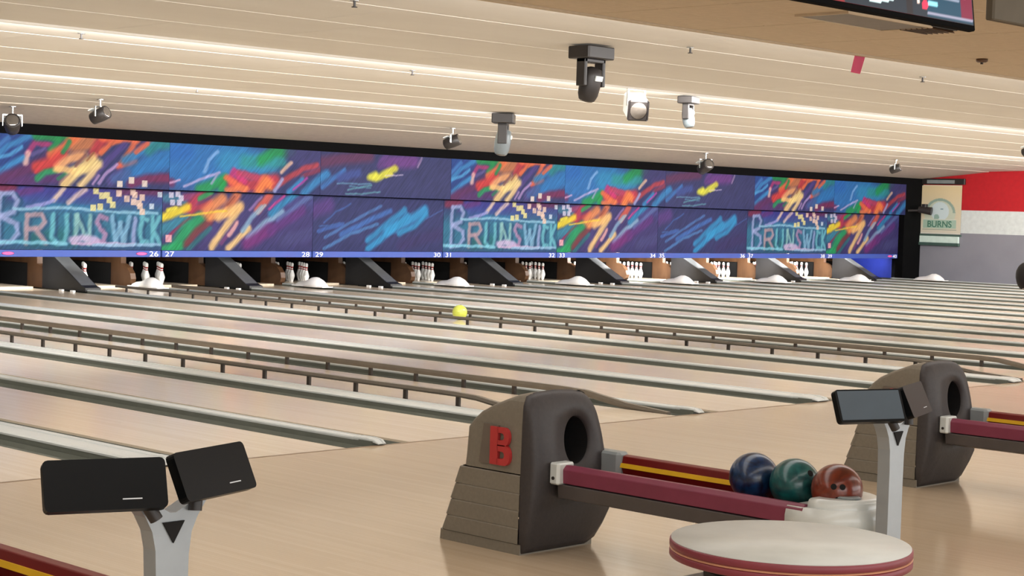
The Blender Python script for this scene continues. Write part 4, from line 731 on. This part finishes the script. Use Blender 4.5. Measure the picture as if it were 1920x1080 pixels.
for i in range(40):
    zz = .07 + i * .012; m_ = (abs(Z - zz) < .008) & (abs(X + .385) < .006 + i * .0016); img[m_] = (212, 190, 180)
fill(-.33, -.018, .02, .64, (10, 52, 72)); fill(-.10, -.018, .04, .14, (96, 16, 44)); fill(-.33, -.018, .148, .156, (130, 170, 180)); fill(-.33, -.11, .093, .099, (120, 130, 150)); fill(-.33, -.018, .026, .034, (130, 130, 150))
for zz, x0, x1 in ((.11, -.32, -.25), (.06, -.32, -.26), (.175, -.32, -.19), (.215, -.32, -.16), (.27, -.32, -.2), (.33, -.32, -.18), (.39, -.32, -.2)): fill(x0, x1, zz, zz + .02, (120, 190, 205))
fill(-.06, -.03, .165, .205, (170, 210, 215)); ell(-.345, .06, .02, .018, (200, 40, 70)); fill(-.09, -.06, .11, .125, (190, 90, 120))
o = bpy.data.objects.new('lit_screen', print_mesh('lit_screen', X, Z, img, .004, 'tvart')); C.objects.link(o); o.parent = e; o.location = (0, -.003, 0)
a = MB(); a.bbox(-.68, -.54, .05, .09, .25, .45, .01); a.cyl((-.61, .10, .35), (-.61, .28, .72), .025); a.build('ceiling_mount', ['lamp_blk'], e)
# dark olive panel beside it
e = empty('hanging_board', (.30, -5.20, 2.41), 'dark olive board hanging from the ceiling at the upper right corner', 'board')
MB().bbox(0, 1.0, 0, .04, 0, .50, .008).build('board_panel', ['olive'], e)
for xx in (.15, .85): a = MB(); a.cyl((xx, .02, .48), (xx, .02, .64), .006, n=8); a.build('hanging_rod', ['steel'], e)

# ================================================================ wall banner
e = empty('wall_banner', (36.69, 16.13, 0), 'cream banner with green lettering hanging on the side wall', 'banner')
BW, Z0, Z1 = 1.30, 1.27, 2.60
X, Z = np.meshgrid(np.linspace(0, BW, 90), np.linspace(Z0, Z1, 92)); img = np.zeros(X.shape + (3,))
tt = ((Z - Z0) / (Z1 - Z0))[..., None]; img[:] = np.array((214, 208, 190)) * (1 - tt) + np.array((224, 204, 160)) * tt
dd = np.hypot((X - BW / 2) / .48, (Z - 1.82) / .42); m_ = dd < 1; img[m_] = (200, 208, 188)
m_ = (dd < 1) & (dd > .84) & (Z > 1.84); img[m_] = (150, 172, 158)
ell(BW / 2, 1.88, .28, .26, (206, 222, 224)); ell(BW / 2 + .06, 1.95, .05, .02, (120, 150, 160)); ell(BW / 2 - .1, 1.72, .08, .09, (150, 180, 168))
fill(.14, BW - .14, 1.42, 1.66, (168, 194, 176)); fill(.14, BW - .14, 1.655, 1.675, (226, 226, 214)); fill(.12, BW - .12, 1.375, 1.39, (130, 150, 136)); fill(0, BW, 1.27, 1.29, (230, 230, 222)); fill(0, BW, 2.575, 2.60, (236, 232, 214))
pm = print_mesh('banner_sheet', X, Z, img, .012, 'banner')
pm.transform(Matrix(((0, 1, 0, -.02), (-1, 0, 0, BW), (0, 0, 1, 0), (0, 0, 0, 1))))
o = bpy.data.objects.new('banner_sheet', pm); C.objects.link(o); o.parent = e
M['green_t'] = mat('green_banner_ink', (70, 120, 100), .6)
text_obj('lettering', 'BURNS', .245, 'green_t', o, Mtx(FACE_X, (-.024, BW / 2, 1.455)), .002, 'CENTER', .006)
MB().box(-.05, 0, -.03, BW + .02, 1.215, 1.262).build('green_bar', [mat('dark_green_bar', (70, 96, 86), .6)], e)
MB().bbox(-.06, 0, .03, BW - .04, 1.03, 1.21, .01).build('lower_plate', [mat('pale_mint_plate', (206, 226, 216), .5)], e)
MB().bbox(-.10, 0, .0, BW - .0, .95, 1.03, .01).build('lower_shelf', [mat('dark_green_shelf', (60, 84, 76), .6)], e)
MB().bbox(-.08, 0, -.10, BW + .02, 2.62, 2.78, .01).build('top_box', ['lamp_blk'], e)
MB().box(-.085, -.08, .20, BW - .25, 2.645, 2.74).build('top_label', ['grey_p'], e)
# ================================================================ bowler at the right edge (only the head is in view)
def skinned(name, pts, edges, rad, m, parent, sub=2):
    me = bpy.data.meshes.new(name); me.from_pydata(pts, edges, []); me.update()
    o = bpy.data.objects.new(name, me); C.objects.link(o)
    o.modifiers.new('skin', 'SKIN')
    for v, r in zip(me.skin_vertices[0].data, rad): v.radius = r if isinstance(r, tuple) else (r, r); v.use_root = False
    me.skin_vertices[0].data[0].use_root = True
    s = o.modifiers.new('sub', 'SUBSURF'); s.levels = sub; s.render_levels = sub
    dg = bpy.context.evaluated_depsgraph_get(); m2 = bpy.data.meshes.new_from_object(o.evaluated_get(dg)); m2.name = name
    bpy.data.objects.remove(o)
    m2.materials.clear(); m2.materials.append(M[m])
    for p_ in m2.polygons: p_.use_smooth = True
    o = bpy.data.objects.new(name, m2); C.objects.link(o); o.parent = parent
    return o
HX, HY = 7.66, -1.47
e = empty('person', (HX, HY - .35, 0), 'person with black hair leaning forward at the edge of the view', 'person')
# local frame: head leans toward +y (the lanes); pelvis at the origin
P_ = [(0, 0, .72), (0, .06, .86), (0, .16, .98), (0, .24, 1.04), (0, .30, 1.10),      # spine to neck
      (.09, 0, .68), (.11, .14, .42), (.11, .02, .09), (.11, .12, .045),            # right leg bent forward
      (-.09, 0, .68), (-.10, -.12, .40), (-.11, -.40, .16), (-.11, -.38, .06),      # left leg trailing
      (.16, .18, 1.00), (.22, .0, .80), (.22, -.14, .60), (-.14, .16, 1.00), (-.17, .02, .80), (-.15, -.04, .60)]
E_ = [(0, 1), (1, 2), (2, 3), (3, 4), (0, 5), (5, 6), (6, 7), (7, 8), (0, 9), (9, 10), (10, 11), (11, 12), (3, 13), (13, 14), (14, 15), (3, 16), (16, 17), (17, 18)]
R2 = [.11, .105, .11, .075, .045, .085, .062, .042, .035, .085, .06, .042, .034, .055, .040, .028, .055, .040, .028]
skinned('body', P_, E_, R2, 'skin', e)
skinned('shirt', [P_[i] for i in (0, 1, 2, 3, 13, 14, 16, 17)], [(0, 1), (1, 2), (2, 3), (3, 4), (4, 5), (3, 6), (6, 7)], [.125, .12, .125, .09, .068, .052, .068, .052], 'shirt', e)
skinned('trousers', [P_[i] for i in (0, 5, 6, 7, 9, 10, 11)], [(0, 1), (1, 2), (2, 3), (0, 4), (4, 5), (5, 6)], [.125, .098, .075, .058, .098, .074, .058], 'jeans', e)
for nm, loc, rz in (('shoe', (.11, .06, 0), 0), ('shoe', (-.11, -.40, 0), 0)):
    a = MB(); rg = []
    for yy, w_, h_ in ((-.10, .02, .05), (-.08, .035, .075), (-.02, .038, .085), (.05, .042, .065), (.12, .044, .05), (.15, .03, .035), (.165, .01, .02)):
        rg.append([(w_ * math.cos(math.pi * i / 8), yy, h_ * math.sin(math.pi * i / 8)) for i in range(9)])
    a.loft(rg, smooth=True); s_ = a.build(nm, ['shoe'], e); s_.location = loc
# hands: palm, four fingers and a thumb each
for sx, wr in ((1, (.22, -.14, .60)), (-1, (-.15, -.04, .60))):
    wx, wy, wz = wr
    pts = [wr, (wx, wy + .01, wz - .075)]; ed = [(0, 1)]; rd = [.020, .024]
    for i, (dx, ln_) in enumerate(((-.026, .07), (-.009, .08), (.009, .075), (.026, .06))):
        b0 = len(pts); pts += [(wx + dx, wy + .012, wz - .085), (wx + dx * 1.15, wy + .02, wz - .085 - ln_ * .5), (wx + dx * 1.2, wy + .04, wz - .085 - ln_ * .95)]
        ed += [(1, b0), (b0, b0 + 1), (b0 + 1, b0 + 2)]; rd += [.009, .008, .007]
    b0 = len(pts); pts += [(wx - sx * .03, wy + .02, wz - .04), (wx - sx * .048, wy + .035, wz - .075)]; ed += [(0, b0), (b0, b0 + 1)]; rd += [.011, .009]
    skinned('hand', pts, ed, rd, 'skin', e, 1)
# head: egg-shaped skull with face details, hair cap over it
hc = Vector((0, .38, 1.155))
hd = MB(); rg = []
for i in range(15):
    t = math.pi * i / 14; z = math.cos(t); r = math.sin(t)
    jaw = 1 - .28 * max(0, -z) ** 1.5
    rg.append([(.073 * r * jaw * math.cos(a_), .092 * r * (jaw if math.sin(a_) < 0 else 1 - .1 * max(0, -z)) * math.sin(a_) , .112 * z) for a_ in [2 * math.pi * q / 20 for q in range(20)]])
hd.loft(rg[1:-1], smooth=True)
ho = hd.build('head', ['skin'], e); ho.location = hc; ho.rotation_euler = (math.radians(-20), 0, math.radians(-60))
for sx in (-1, 1):
    a = MB(); a.lathe([(.004, -.012), (.012, -.006), (.013, 0), (.009, .008), (.002, .011)], 12, axis='y'); q = a.build('eye', ['pin'], ho); q.location = (sx * .029, .078, .004)
    a = MB(); a.lathe([(.010, -.006), (.024, -.003), (.020, .004), (.006, .006)], 12); q = a.build('ear', ['skin'], ho); q.location = (sx * .074, -.005, 0); q.rotation_euler = (0, math.radians(90 * sx), 0)
a = MB(); a.loft([[(-.006, .080, .02), (.006, .080, .02), (.005, .090, .02), (-.005, .090, .02)], [(-.014, .082, -.022), (.014, .082, -.022), (.008, .112, -.022), (-.008, .112, -.022)], [(-.010, .082, -.030), (.010, .082, -.030), (.005, .098, -.030), (-.005, .098, -.030)]]); a.build('nose', ['skin'], ho, bevel=.003)
a = MB(); a.bbox(-.022, .022, .066, .086, -.058, -.050, .003); a.build('mouth', ['pink_s'], ho)
hr = MB(); rg = []
for i in range(13):
    t = math.pi * (.02 + .84 * i / 12); z = math.cos(t); r = math.sin(t)
    ring = []
    for q in range(24):
        a_ = 2 * math.pi * q / 24; s_ = math.sin(a_); zz = .126 * z
        if s_ > 0.45: zz = max(zz, .035)
        ring.append(((.088 + .003 * math.sin(5 * a_ + i)) * r * math.cos(a_), (.104 + .003 * math.cos(7 * a_ + i)) * r * s_ - .006, zz))
    rg.append(ring)
hr.loft(rg, smooth=True); hr.build('hair', ['hair'], ho)
